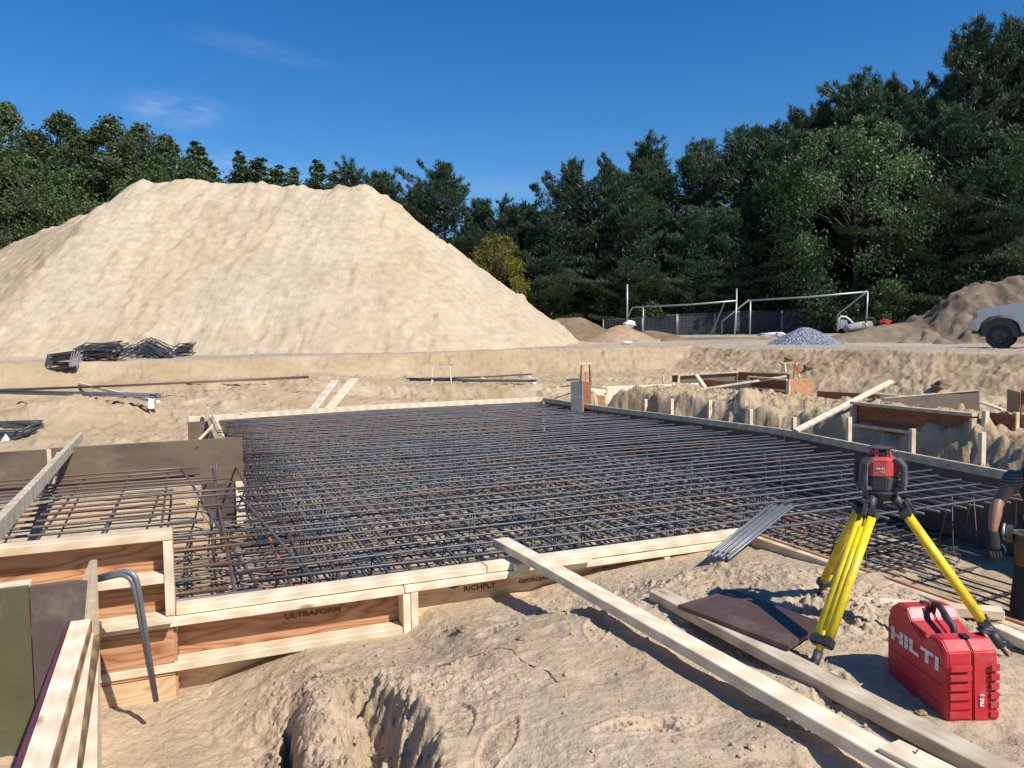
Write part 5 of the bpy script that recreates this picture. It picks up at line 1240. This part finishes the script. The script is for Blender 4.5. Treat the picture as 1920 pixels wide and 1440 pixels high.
tprism('side_window', [(.95, 1.53), (1.42, 1.93), (1.9, 1.97), (1.9, 1.53)], -.0, .01, GLASS, bev=0); tprism('side_window', [(1.98, 1.53), (1.98, 1.97), (2.85, 1.95), (3.0, 1.53)], -.0, .01, GLASS, bev=0)
mb = MB(); mb.add([O+bk*.66+ZZ*1.54+ac*.1, O+bk*.66+ZZ*1.54+ac*(Wd-.34), O+bk*1.30+ZZ*1.985+ac*(Wd-.36), O+bk*1.30+ZZ*1.985+ac*.12], [(0, 1, 2, 3)]); mb.v = [v-bk*.012+ZZ*.012 for v in mb.v]; mb.build('windscreen', GLASS, tk)
tprism('door_line', [(.80, .62), (.815, .62), (.815, 1.46), (.80, 1.46)], -.123, -.10, BLK, bev=0)
tprism('door_badge', [(.95, .97), (1.75, .97), (1.75, 1.06), (.95, 1.06)], -.128, -.10, BLK, bev=0)
tprism('bumper', [(-.90, .62), (-.93, .90), (-.80, .93), (-.62, .91), (-.60, .64)], -.14, Wd-.10, mat_simple('grimy_bumper', (.42, .40, .36), .45, dirt=(.3, .25, .2)), bev=.03)
tprism('air_dam', [(-.82, .50), (-.80, .62), (-.6, .62), (-.55, .48)], -.05, Wd-.2, BLK, bev=.02)
tprism('headlight', [(-.78, 1.0), (-.77, 1.20), (-.60, 1.24), (-.63, 1.0)], -.128, .3, mat_simple('amber_lamp', (.42, .20, .13), .2), bev=.02)
mb = MB(); arch = [(.62*math.cos(R(a)), .47+.62*math.sin(R(a))) for a in range(0, 181, 15)]+[(.50*math.cos(R(a)), .47+.50*math.sin(R(a))) for a in range(180, -1, -15)]

tprism('wheel_well', [(.55*math.cos(R(a)), .47+.57*math.sin(R(a))) for a in range(-10, 191, 15)], -.05, Wd-.2, BLK, bev=0)
tprism('chassis', [(-.6, .40), (4.6, .40), (4.6, .62), (-.6, .62)], .25, Wd-.5, BLK, bev=0)
for (x_, y_) in ((0, -.06), (0, Wd-.42), (3.45, -.06), (3.45, Wd-.42)):
    c = O+bk*x_+ac*(y_)+ZZ*.405
    wh = empty('wheel', c, None, None); wh.parent = tk; wh.matrix_basis = Matrix.Translation(c-O)
    for nm in ('label', 'category'):
        if nm in wh: del wh[nm]
    mb = MB(); pr_ = [(.24, 0), (.37, 0), (.405, .03), (.405, .25), (.37, .28), (.24, .28)]
    n = 28; vs = []; fs = []
    for k in range(n):
        a = 2*math.pi*k/n; d_ = bk*math.cos(a)+ZZ*math.sin(a)
        vs += [c+d_*p[0]+ac*p[1] for p in pr_]
    m_ = len(pr_)
    for k in range(n):
        for j in range(m_): fs.append((k*m_+j, k*m_+(j+1) % m_, ((k+1) % n)*m_+(j+1) % m_, ((k+1) % n)*m_+j))
    mb.add(vs, fs); mb.build('tyre', TYRE, wh, True)
    mb = MB(); mb.tube([c+ac*.06, c+ac*.20], .235, 20); 
    for k in range(5): a = 2*math.pi*k/5; d_ = bk*math.cos(a)+ZZ*math.sin(a); mb.box(c+d_*.12+ac*.045, d_*.1, ac*.015, d_.cross(ac)*.025)
    mb.tube([c+ac*.02, c+ac*.06], .05, 10); mb.build('rim', BLK, wh)

# ------------------------------------------------------------------ goals, poles, fence
def goal(pts, label, dep=1.5, r=.055):
    """pts: left post top/bottom, right post top/bottom, back bar points as (x, y, depth)"""
    lt, lb, rt_, rb_ = [D(*p) for p in pts[:4]]; t = empty('soccer_goal', (lb+rb_)/2, label, 'soccer goal', 'bare goal frames behind the road')
    for a, b_, nm in ((lt, lb, 'post'), (rt_, rb_, 'post')): mb = MB(); mb.tube([a, b_-ZZ*.3], r, 8); mb.build(nm, GALV, t, True)
    mb = MB(); m_ = (lt+rt_)/2-ZZ*.06; mb.tube([lt, m_, rt_], r, 8); mb.build('crossbar', GALV, t, True)
    for line in pts[4]: mb = MB(); mb.tube([D(*p) for p in line], r*.85, 8); mb.build('back_stay', GALV, t, True)
    return t
goal([(1206, 575, 55), (1206, 622, 55), (1381, 564, 52), (1377, 628, 52), [[(1206, 576, 55), (1186, 576, 56.2), (1173, 604, 56.8)], [(1381, 564, 52), (1360, 563.5, 53.2), (1334, 626, 53.8)]]], 'left goal frame with upright posts half behind the brown dirt pile')
goal([(1407, 563, 52), (1406, 629, 52), (1627, 547, 49), (1624, 606, 49), [[(1405, 562, 52), (1354, 602, 53.4), (1353.5, 628, 53.4)], [(1627, 546, 49), (1571, 589, 50.5), (1570, 622, 50.5)]]], 'right goal frame with slanted stays beside the gravel pile')
for x, yt, yb, l in ((1176, 533, 607, 'bare tall metal pole left of the left goal'), (1381, 541, 600, 'bare metal pole rising between the two goals')):
    tubeobj('metal_pole', [D(x, yb+20, 58), D(x, yt, 58)], .07 if x < 1300 else .055, GALV, None, 8, l, 'pole')
fpts = [(1130, 600, 632, 62), (1205, 596, 632, 62), (1270, 590, 630, 61), (1340, 587, 630, 61), (1385, 584, 630, 60), (1466, 583, 630, 60), (1538, 576, 625, 59), (1592, 573, 622, 58), (1650, 570, 618, 58), (1727, 566, 610, 57), (1800, 560, 606, 56), (1900, 556, 600, 55)]
TARP = mat_simple('dark_fence_screen', (.030, .038, .050), .75, var=.5)
dirsn = ['leftmost, half hidden by the dirt pile', 'second from the left, behind the left goal post', 'third from the left under the left crossbar', 'fourth from the left below the left crossbar', 'between the two goals', 'behind the left post of the right goal', 'behind the gravel pile', 'right behind the gravel pile', 'behind the white culvert', 'right of the right goal', 'rightmost, running behind the soil mound']
for i in range(len(fpts)-1):
    a, b_ = fpts[i], fpts[i+1]; A1, A0 = D(a[0]+1, a[1], a[3]), D(a[0]+1, a[2]+8, a[3]); B1, B0 = D(b_[0]-1, b_[1], b_[3]), D(b_[0]-1, b_[2]+8, b_[3])
    A0.x, A0.y = A1.x, A1.y; B0.x, B0.y = B1.x, B1.y
    t = empty('fence_panel', (A0+B0)/2, 'dark wire mesh fence panel, '+dirsn[i], 'fence panel', 'wire fence panels before the trees')
    mb = MB()
    for k in range(1, 26): f = k/26; mb.tube([A1.lerp(B1, f), A0.lerp(B0, f)], .008, 3)
    for k in range(1, 9): f = k/9; mb.tube([A1.lerp(A0, f), B1.lerp(B0, f)], .010 if k % 2 else .016, 3)
    mb.build('wire_mesh', FENCEM, t)
    if i in (1, 2, 3, 4, 5, 6, 7): 
        mb = MB(); off = Vector((0, .06, 0)); a_, b2, c_, d_ = A1.lerp(A0, .04)+off, B1.lerp(B0, .04)+off, B0+off, A0+off
        mb.add([a_, b2, c_, d_, a_+off*.2, b2+off*.2, c_+off*.2, d_+off*.2], [(0, 1, 2, 3), (7, 6, 5, 4), (0, 4, 5, 1), (1, 5, 6, 2), (2, 6, 7, 3), (3, 7, 4, 0)]); mb.build('screen_cloth', TARP, t, mw=Matrix.Translation(A0))
    mb = MB(); mb.tube([A1+ZZ*.05, A0], .03, 6); mb.build('post', GALV, t, True); mb = MB(); mb.tube([B1+ZZ*.05, B0], .03, 6); mb.build('post', GALV, t, True)
    mb = MB(); mb.tube([A1, B1], .022, 6); mb.build('rail', FENCEM, t, True)
# culvert pipes, white bags, sign, red bag
c = D(1600, 611, 41); tubeobj('culvert_pipe', [D(1588, 616, 41.5), D(1612, 611, 42.3), D(1630, 609, 43)], .22, CONC, None, 16, 'pale concrete pipe lying in the earth by the right goal', 'pipe')
mb = MB(); rc = D(1633, 606, 42); mb.tube([rc+Vector((.3*math.cos(R(a)), 0, .3*math.sin(R(a)))) for a in range(0, 181, 15)], .04, 6); o = mb.build('hose_loop', BLK, None, True, mw=Matrix.Translation(rc)); tag(o, 'black hose loop standing at the end of the concrete pipe', 'hose')
t = empty('road_sign', D(1583, 618, 43), 'leaning white rounded board by the foot of the right goal', 'sign board')
mb = MB(); sp = [D(1573, 618, 43), D(1573, 597, 43), D(1578, 593.5, 43), D(1586, 594, 43), D(1594, 600, 43), D(1600, 607, 43)]; mb.tube(sp, .05, 6); mb.build('rim', WHITE, t, True)
mb = MB(); of = Vector((0, .04, 0)); pl = [D(1576, 616, 43), D(1576, 599, 43), D(1588, 600, 43), D(1592, 614, 43)]; mb.add(pl+[p+of for p in pl], [(0, 1, 2, 3), (7, 6, 5, 4)]+[(i, (i+1) % 4, 4+(i+1) % 4, 4+i) for i in range(4)]); mb.build('board', GALV, t)
lump('red_bag', D(1660, 604, 41), .22, mat_simple('red_cloth', (.6, .03, .03), .7), 'crumpled bright red bag on the earth bank right of the goal', 'bag', 21, (1.3, .8, .7))
lump('white_bag', D(1446, 628, 42), .22, mat_simple('white_bag', (.55, .52, .48), .8), 'long whitish sack lying left of the gravel pile', 'sack', 22, (3.2, .9, .6))
lump('white_bag', D(1464, 628, 41.3), .2, mat_simple('white_bag2', (.62, .56, .45), .8), 'short cream sack against the gravel pile', 'sack', 23, (1.5, .9, .7))
lump('white_box', D(1180, 608, 44.5), .3, WHITE, 'small white block by the foot of the tall left pole', 'block', 24, (1.3, .7, .6))
lump('litter', D(1175, 642, 40), .18, WHITE, 'white scrap of litter beside the haul road', 'litter', 25, (1.6, .8, .4))

# ------------------------------------------------------------------ trees
def leaf_mesh(name, pos, dirs, size, tone, aspect=1.0, quad=True):
    """many small leaf blades: pos (n,3), dirs (n,3) long axis, size (n,), tone (n,)"""
    n = len(pos); d = dirs/np.linalg.norm(dirs, axis=1, keepdims=True); rr = np.random.normal(size=(n, 3)); s = np.cross(d, rr); s /= np.linalg.norm(s, axis=1, keepdims=True)+1e-9
    L = size[:, None]; W_ = L*aspect
    if quad:
        v0 = pos-d*L*.5; v1 = pos+s*W_*.5; v2 = pos+d*L*.5; v3 = pos-s*W_*.5; co = np.stack([v0, v1, v2, v3], 1).reshape(-1, 3); q = np.arange(n*4).reshape(n, 4); rep = 4
    else:
        v0 = pos-s*W_*.5; v1 = pos+s*W_*.5; v2 = pos+d*L; co = np.stack([v0, v1, v2], 1).reshape(-1, 3); q = np.arange(n*3).reshape(n, 3); rep = 3
    me = bpy.data.meshes.new(name); fill(me, co, q, False, {'tone': np.repeat(tone, rep)}); return me
rng = np.random.default_rng(5)
def pine(h, seed, wid=.26, bare=.18, dens=1.0, irregular=.5):
    r_ = np.random.default_rng(seed); mb = MB(); lean = r_.normal(0, .012, 2)
    tr_ = [Vector((lean[0]*h*f+.12*math.sin(4*f+seed), lean[1]*h*f, h*f)) for f in np.linspace(0, .97, 9)]
    mb.tube(tr_, [max(.03, h*.017*(1-f)) for f in np.linspace(0, .97, 9)], 7)
    pos = []; dr = []; sz = []; tn = []
    z = bare*h; az = r_.uniform(0, 6)
    sect = r_.uniform(.65, 1.35, 12)
    while z < h*.985:
        f = z/h; nb = r_.integers(4, 7); lenf = min(1.0, (1.0-f)*2.3+.06)**.8*(.84+.20*math.sin(f*15+seed*2))
        for k in range(nb):
            az += 2*math.pi/nb+r_.normal(0, .35); L = h*wid*lenf*r_.uniform(1-irregular, 1.15)*sect[int((az % 6.283)/6.284*12)]
            L = max(L, .35)
            el = R(r_.uniform(-8, 22) if f < .6 else r_.uniform(15, 55)+20*(f-.6)/.4)
            d = np.array([math.cos(az)*math.cos(el), math.sin(az)*math.cos(el), math.sin(el)]); base = np.array([lean[0]*z, lean[1]*z, z])
            tip = base+d*L+np.array([0, 0, .12*L]); mid = base+d*L*.5-np.array([0, 0, .02*L])
            if L > 1.2: mb.tube([Vector(base), Vector(mid), Vector(base+(tip-base)*.85)], [h*.0035*(1-f*.7), h*.0025*(1-f*.7), .012], 4)
            bt = r_.uniform(.05, .8); lat = np.array([-math.sin(az), math.cos(az), 0]); nt2 = max(7, int(L*L*3.3*dens+L*5.5))
            t = r_.uniform(.25, 1.0, nt2)**.8; wl = L*.34*np.sin(np.clip(t*1.15, 0, 1)*math.pi*.93)+.10
            c = base+(tip-base)*t[:, None]+lat*(r_.uniform(-1, 1, nt2)*wl)[:, None]+np.array([0, 0, 1])*(r_.normal(0, .10, nt2)+.05*L*t*t)[:, None]
            out = d*.55+np.array([0, 0, .85]); nn = 11
            cc = np.repeat(c, nn, 0)+r_.normal(0, .075, (nt2*nn, 3)); dd = r_.normal(0, .55, (nt2*nn, 3))+out
            pos.append(cc); dr.append(dd); sz.append(r_.uniform(.22, .42, nt2*nn)); tn.append(np.clip(bt*.65+np.repeat(r_.uniform(0, .25, nt2), nn)+r_.uniform(0, .12, nt2*nn), 0, 1))
        z += h*r_.uniform(.036, .058)*(1.0 if f < .8 else .6)
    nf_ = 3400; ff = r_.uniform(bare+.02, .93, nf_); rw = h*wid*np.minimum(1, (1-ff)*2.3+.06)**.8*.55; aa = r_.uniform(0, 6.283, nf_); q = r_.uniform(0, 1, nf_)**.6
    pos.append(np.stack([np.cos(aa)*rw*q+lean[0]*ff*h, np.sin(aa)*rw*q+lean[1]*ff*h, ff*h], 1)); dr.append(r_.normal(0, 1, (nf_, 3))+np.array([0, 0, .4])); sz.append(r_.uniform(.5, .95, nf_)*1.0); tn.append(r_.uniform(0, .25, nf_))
    c = leaf_mesh('pine_crown', np.concatenate(pos), np.concatenate(dr), np.concatenate(sz), np.concatenate(tn), .17, False)
    return mb, c
def broad(h, seed, wid, mat, leaf=.24, n=15000, shape='oval', low=.12):
    r_ = np.random.default_rng(seed); mb = MB()
    mb.tube([Vector((0, 0, 0)), Vector((.05*h*r_.normal()*.2, 0, h*.35)), Vector((0, .02*h, h*.8))], [h*.022, h*.015, h*.004], 8)
    cs2 = []; nc = 135 if shape == 'oval' else 120
    for k in range(nc):
        f = r_.uniform(low, 1.0); 
        if shape == 'oval': rad_ = wid*h*math.sqrt(max(0.02, 1-((f-.52)/.5)**2))
        else: rad_ = wid*h*min(1, (1.0-f)*2.0)**.7*(.75+.25*math.sin(f*11+seed))
        a = r_.uniform(0, 2*math.pi); q = r_.uniform(.35, 1.0)**.5
        c = np.array([math.cos(a)*rad_*q, math.sin(a)*rad_*q, f*h]); cs2.append((c, h*r_.uniform(.045, .085)*(1.15 if shape == 'oval' else .95)*min(1.0, (1.10-f)*3)*(1 if wid > .2 else .55), r_.uniform(0, 1)))
        if q > .6 and k % 2: mb.tube([Vector((0, 0, c[2]*.72)), Vector(c*np.array([.55, .55, .9])), Vector(c)], [h*.006, h*.004, h*.0015], 4)
    pos = []; dr = []; sz = []; tn = []
    per_ = n//nc
    for c, rr_, bt in cs2:
        p = r_.normal(0, 1, (per_, 3)); p /= np.linalg.norm(p, axis=1, keepdims=True); p *= (r_.uniform(.35, 1.15, (per_, 1)))*rr_*np.array([1.25, 1.25, .85])
        # twiggy lobes
        p *= 1+.35*np.sin(5*p[:, :1]/rr_+bt*9)
        pos.append(c+p); dr.append(r_.normal(0, 1, (per_, 3))+np.array([0, 0, -.3])); sz.append(r_.uniform(.65, 1.25, per_)*leaf); tn.append(np.clip(bt*.5+r_.uniform(0, .5, per_), 0, 1))
    c = leaf_mesh('leaf_crown', np.concatenate(pos), np.concatenate(dr), np.concatenate(sz), np.concatenate(tn), .62, True)
    return mb, c
PROTO = {}
def proto(key, maker, mat):
    mb, c = maker; tmesh = MB(); tmesh = mb
    me = mesh('trunk', mb.v, mb.f, True); me.materials.append(TRUNK); c.materials.append(mat); PROTO[key] = (me, c)
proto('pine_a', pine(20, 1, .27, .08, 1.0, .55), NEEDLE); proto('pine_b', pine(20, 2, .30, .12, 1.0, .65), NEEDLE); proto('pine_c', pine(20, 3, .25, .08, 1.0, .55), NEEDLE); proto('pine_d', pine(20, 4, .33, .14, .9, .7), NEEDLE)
proto('oak_a', broad(15, 11, .33, LEAFD, .20, 34000), LEAFD); proto('oak_b', broad(15, 12, .30, LEAFD, .20, 46000, 'spire'), LEAFD)
proto('poplar', broad(15, 13, .13, LEAFD, .20, 14000, 'spire'), LEAFD)
proto('maple', broad(15, 14, .42, LEAFM, .26, 50000, 'oval', .05), LEAFM); proto('yellow', broad(8, 15, .36, LEAFY, .15, 15000, 'oval', .15), LEAFY)
proto('shrub', broad(5, 16, .5, LEAFM, .18, 12000, 'oval', .02), LEAFM)
PH = {'pine_a': 20, 'pine_b': 20, 'pine_c': 20, 'pine_d': 20, 'oak_a': 15, 'oak_b': 15, 'poplar': 15, 'maple': 15, 'yellow': 8, 'shrub': 5}
def tree(key, x, ytop, dep, label, cat, name, group=None, wf=1.0, zb=None):
    top = D(x, ytop, dep); zb = 1.2 if zb is None else zb; s_ = (top.z-zb)/PH[key]*(1.0 if 'pine' in key else .96); t = empty(name, Vector((top.x, dep, zb)), label, cat, group)
    tm_, cm = PROTO[key]; a = random.uniform(0, 6.28)
    for nm, me in (('trunk', tm_), ('crown', cm)):
        o = bpy.data.objects.new(nm, me); COL.objects.link(o); o.parent = t; o.matrix_basis = Matrix.Rotation(a, 4, 'Z') @ Matrix.Diagonal((s_*wf, s_*wf, s_, 1))
    return t
LP = 'pines behind the wire fence'; LD = 'broadleaf trees behind the sand pile'
tl = [
 ('oak_b', 12, 186, 63, 'tallest dark broadleaf tree at the left edge', .95), ('oak_b', 112, 202, 64, 'broadleaf tree, second from the left edge, with a pointed top', 1.0), ('oak_a', 62, 300, 58, 'lower broad tree in front at the left edge', 1.0),
 ('oak_b', 205, 213, 64, 'broadleaf tree with two small tips left of the pile crest', 1.1), ('oak_b', 258, 225, 66, 'rounded tree just left of the pile crest', .9), ('oak_b', 312, 248, 66, 'broadleaf tree whose crown meets the left end of the crest', .9), ('oak_a', 170, 320, 60, 'dark low tree filling in above the left flank of the pile', 1.0),
 ('oak_a', -70, 240, 63, 'broad tree cut by the left edge of the picture', 1.0),
 ('poplar', 366, 272, 72, 'narrow tree tip standing above the left part of the crest', 1.1), ('poplar', 394, 313, 72, 'small tip right of the narrow tree above the crest', 1.0), ('poplar', 447, 290, 75, 'thinnest spire tree above the pile crest', .8), ('poplar', 487, 303, 74, 'bushier tip, third over the crest from the left', 1.4),
 ('poplar', 520, 318, 74, 'low tip beside the bushier one over the crest', 1.2), ('poplar', 552, 322, 74, 'faint tip in the middle of the crest', 1.0), ('poplar', 594, 308, 74, 'tallest of the tips right of the middle of the crest', 1.0), ('poplar', 628, 328, 74, 'small pale tip near the right end of the crest', 1.0)]
for k, x, y, d_, l, wf in tl: tree(k, x, y-(26 if k == 'poplar' else 6), d_,  l, 'tree', 'broadleaf_tree', LD, wf*(1.5 if k == 'poplar' else 1.12))
pl_ = [
 ('pine_c', 664, 308, 68, 'dark pine top peeking over the right end of the crest', 1.1), ('pine_a', 722, 332, 66, 'pine sloping down along the right shoulder of the sand pile', 1.2), ('pine_d', 832, 326, 62, 'wide rounded pine right of the sand pile', 1.15), ('pine_b', 785, 350, 66, 'pine half hidden left of the wide rounded one', 1.0),
 ('pine_a', 908, 382, 66, 'small pine left above the yellowing tree', 1.1), ('pine_c', 958, 380, 66, 'small pointed pine above the yellowing tree', 1.0), ('pine_b', 1000, 390, 66, 'low pine right of the yellowing tree', 1.1), ('pine_a', 880, 430, 62, 'pine standing left behind the yellowing tree', 1.0),
 ('pine_b', 1072, 306, 62, 'tall tiered pine with open sky on its left', 1.0), ('pine_d', 1030, 400, 60, 'lower pine in front of the tall tiered one', 1.0), ('pine_a', 1150, 330, 62, 'pine between the tiered one and the twin tops', 1.1), ('pine_b', 1205, 284, 64, 'left one of the twin topped pines', 1.0), ('pine_c', 1240, 268, 64, 'right one of the twin topped pines', 1.2),
 ('pine_d', 1190, 400, 58, 'lower broad pine in front of the twin tops', 1.0), ('pine_a', 1306, 276, 64, 'pine with a rounded top in the middle of the wood', 1.1), ('pine_b', 1385, 246, 62, 'olive tinted tall pine with bare limbs', 1.15), ('pine_c', 1432, 250, 64, 'dark pine right behind the olive tinted one', 1.2), ('pine_d', 1300, 400, 58, 'lower spreading pine behind the left goal', 1.0),
 ('pine_b', 1497, 212, 62, 'pine with finger like tips left of the maple', 1.1), ('pine_a', 1545, 200, 63, 'pine between the finger tipped one and the maple', 1.0), ('pine_d', 1612, 158, 60, 'feathery pine rising above the maple', .95), ('pine_b', 1675, 158, 60, 'windswept feathery pine right of the maple top', .95), ('pine_d', 1728, 172, 60, 'dark pine in the notch left of the biggest pine', .9),
 ('pine_a', 1822, 66, 56, 'biggest pine near the right edge', 1.0), ('pine_b', 1902, 44, 60, 'pine with open branches at the right edge', .95), ('pine_d', 1780, 210, 54, 'pine in front of the biggest pine', .9), ('pine_c', 1950, 30, 56, 'pine cut by the right edge of the picture', 1.1), ('pine_b', 1880, 260, 52, 'lower pine above the soil mound', 1.0),
 ('pine_d', 1450, 340, 58, 'dark pine behind the right goal', 1.0), ('pine_a', 1375, 400, 57, 'dark low pine between the goals', 1.1)]
for k, x, y, d_, l, wf in pl_: tree(k, x, y-4, d_+(6 if x < 1750 else 3), l, 'pine tree', 'pine_tree', LP, wf*1.12)
tree('maple', 1610, 208, 59, 'big light green maple standing out before the dark pines', 'tree', 'maple_tree', None, .82)
tree('yellow', 928, 432, 60, 'yellowing round tree just right of the sand pile', 'tree', 'yellowing_tree', None, .78)
for x, y, d_, l, wf in ((1205, 528, 57.5, 'yellow green bush behind the left goal', .6), (1190, 480, 59, 'pale leaved bush left of the yellow green one', 1.0), (1300, 508, 58.5, 'sparse green bush under the left crossbar', 1.0), (1640, 520, 52, 'leafy green bush right of the right goal', 1.1), (1700, 545, 52.5, 'low leafy bush over the fence by the soil mound', 1.0),
                        (1880, 448, 50, 'grey green bush above the soil mound', 1.0), (1110, 560, 60, 'small shrub behind the dark dirt pile', .9), (1160, 575, 60, 'bright little shrub over the light dirt pile', .8)):
    tree('shrub' if x != 1205 else 'yellow', x, y, d_+(6.5 if x < 1600 else 5), l, 'bush', 'bush', 'bushes along the fence', wf)
# the dark wood further behind reads as one mass
nb = 90000; xs = rng.uniform(-62, 75, nb); hgt = np.where(xs > -4, 13.0, 9.5); hgt = np.where(xs > 22, 18.0, hgt); zz = 1+hgt*rng.uniform(0, 1, nb)*(0.8+.2*np.sin(xs*1.1)); yy = rng.uniform(70, 80, nb)
me = leaf_mesh('distant_wood', np.stack([xs, yy, zz], 1), rng.normal(0, 1, (nb, 3)), rng.uniform(.5, 1.1, nb), rng.uniform(0, .5, nb), .7, True); o = link('distant_wood', me, NEEDLE); tag(o, 'dark mass of wood closing the gaps between the trees', 'wood', kind='stuff')

# ------------------------------------------------------------------ loose clods on the sand
nc_ = 1800; ico = bmesh.new(); bmesh.ops.create_icosphere(ico, subdivisions=1, radius=1); iv = np.array([v.co[:] for v in ico.verts]); ifc = np.array([[v.index for v in f.verts] for f in ico.faces]); ico.free()
r_ = np.random.default_rng(3)
cx = []; cy = []; cw = [((-.6, 2.75), (.3, .4), 450), ((1.5, 3.25), (.4, .22), 600), ((.8, 3.7), (.55, .3), 450), ((.3, 3.0), (1.0, .7), 350), ((-1.3, 2.7), (.35, .5), 150), ((1.0, 2.2), (.6, .4), 150)]
for (a, b_), (sx2, sy2), n in cw: cx.append(r_.normal(a, sx2, n)); cy.append(r_.normal(b_, sy2, n))
cx = np.concatenate(cx); cy = np.concatenate(cy); uu = cx*U.x+cy*U.y; vv = cx*V.x+cy*V.y; ok = (uu < 3.68) & (vv < 2.95) & (cy > .8) & (cx > -1.35); cx = cx[ok]; cy = cy[ok]
uu = r_.uniform(4.5, 12.5, 400); vv = np.interp(uu, RVu, RVv)+r_.uniform(.6, 2.4, 400); cx2 = uu*U.x+vv*V.x; cy2 = uu*U.y+vv*V.y
sz_ = np.concatenate([np.clip(r_.lognormal(-5.5, .5, len(cx)), .002, .014), np.clip(r_.lognormal(-4.5, .4, 400), .006, .024)])
cx = np.concatenate([cx, cx2]); cy = np.concatenate([cy, cy2]); cz = ground_h(cx, cy)[0]
allv = []; allf = []
for k in range(len(cx)):
    vv_ = iv*sz_[k]*r_.uniform(.6, 1.35, (len(iv), 1))*r_.uniform(.6, 1.3, 3); allv.append(vv_+np.array([cx[k], cy[k], cz[k]+sz_[k]*.3])); allf.append(ifc+k*len(iv))
me = bpy.data.meshes.new('sand_clods'); fill(me, np.concatenate(allv), np.concatenate(allf), False); o = link('sand_clods', me, SAND); tag(o, 'loose clods of sand scattered over the diggings', 'clods', kind='stuff')
# stones and a root on the sand
for x, y, r__, l in ((873, 1183, .028, 'largest stone on the sand near the form post'), (981, 1200, .018, 'small stone right of the largest one'), (1728, 1340, .013, 'pebble in the shade beside the case')):
    p = P(x, y, .25); z_ = gz(p.x, p.y)
    for _ in range(4): p = P(x, y, z_); z_ = gz(p.x, p.y)
    lump('stone', p+ZZ*.006, r__, SOIL2, l, 'stone', x, (1.5, 1, .7))
rp = []
for x, y in ((818, 1252), (860, 1240), (905, 1226), (935, 1216), (960, 1220), (978, 1240), (1000, 1252), (1030, 1262), (1045, 1280)):
    p = P(x, y, .25); z_ = gz(p.x, p.y)
    for _ in range(4): p = P(x, y, z_); z_ = gz(p.x, p.y)
    rp.append(p+ZZ*.004)
tubeobj('root', rp, .0028, BARK, None, 6, 'thin brown root curling across the foreground sand', 'root')
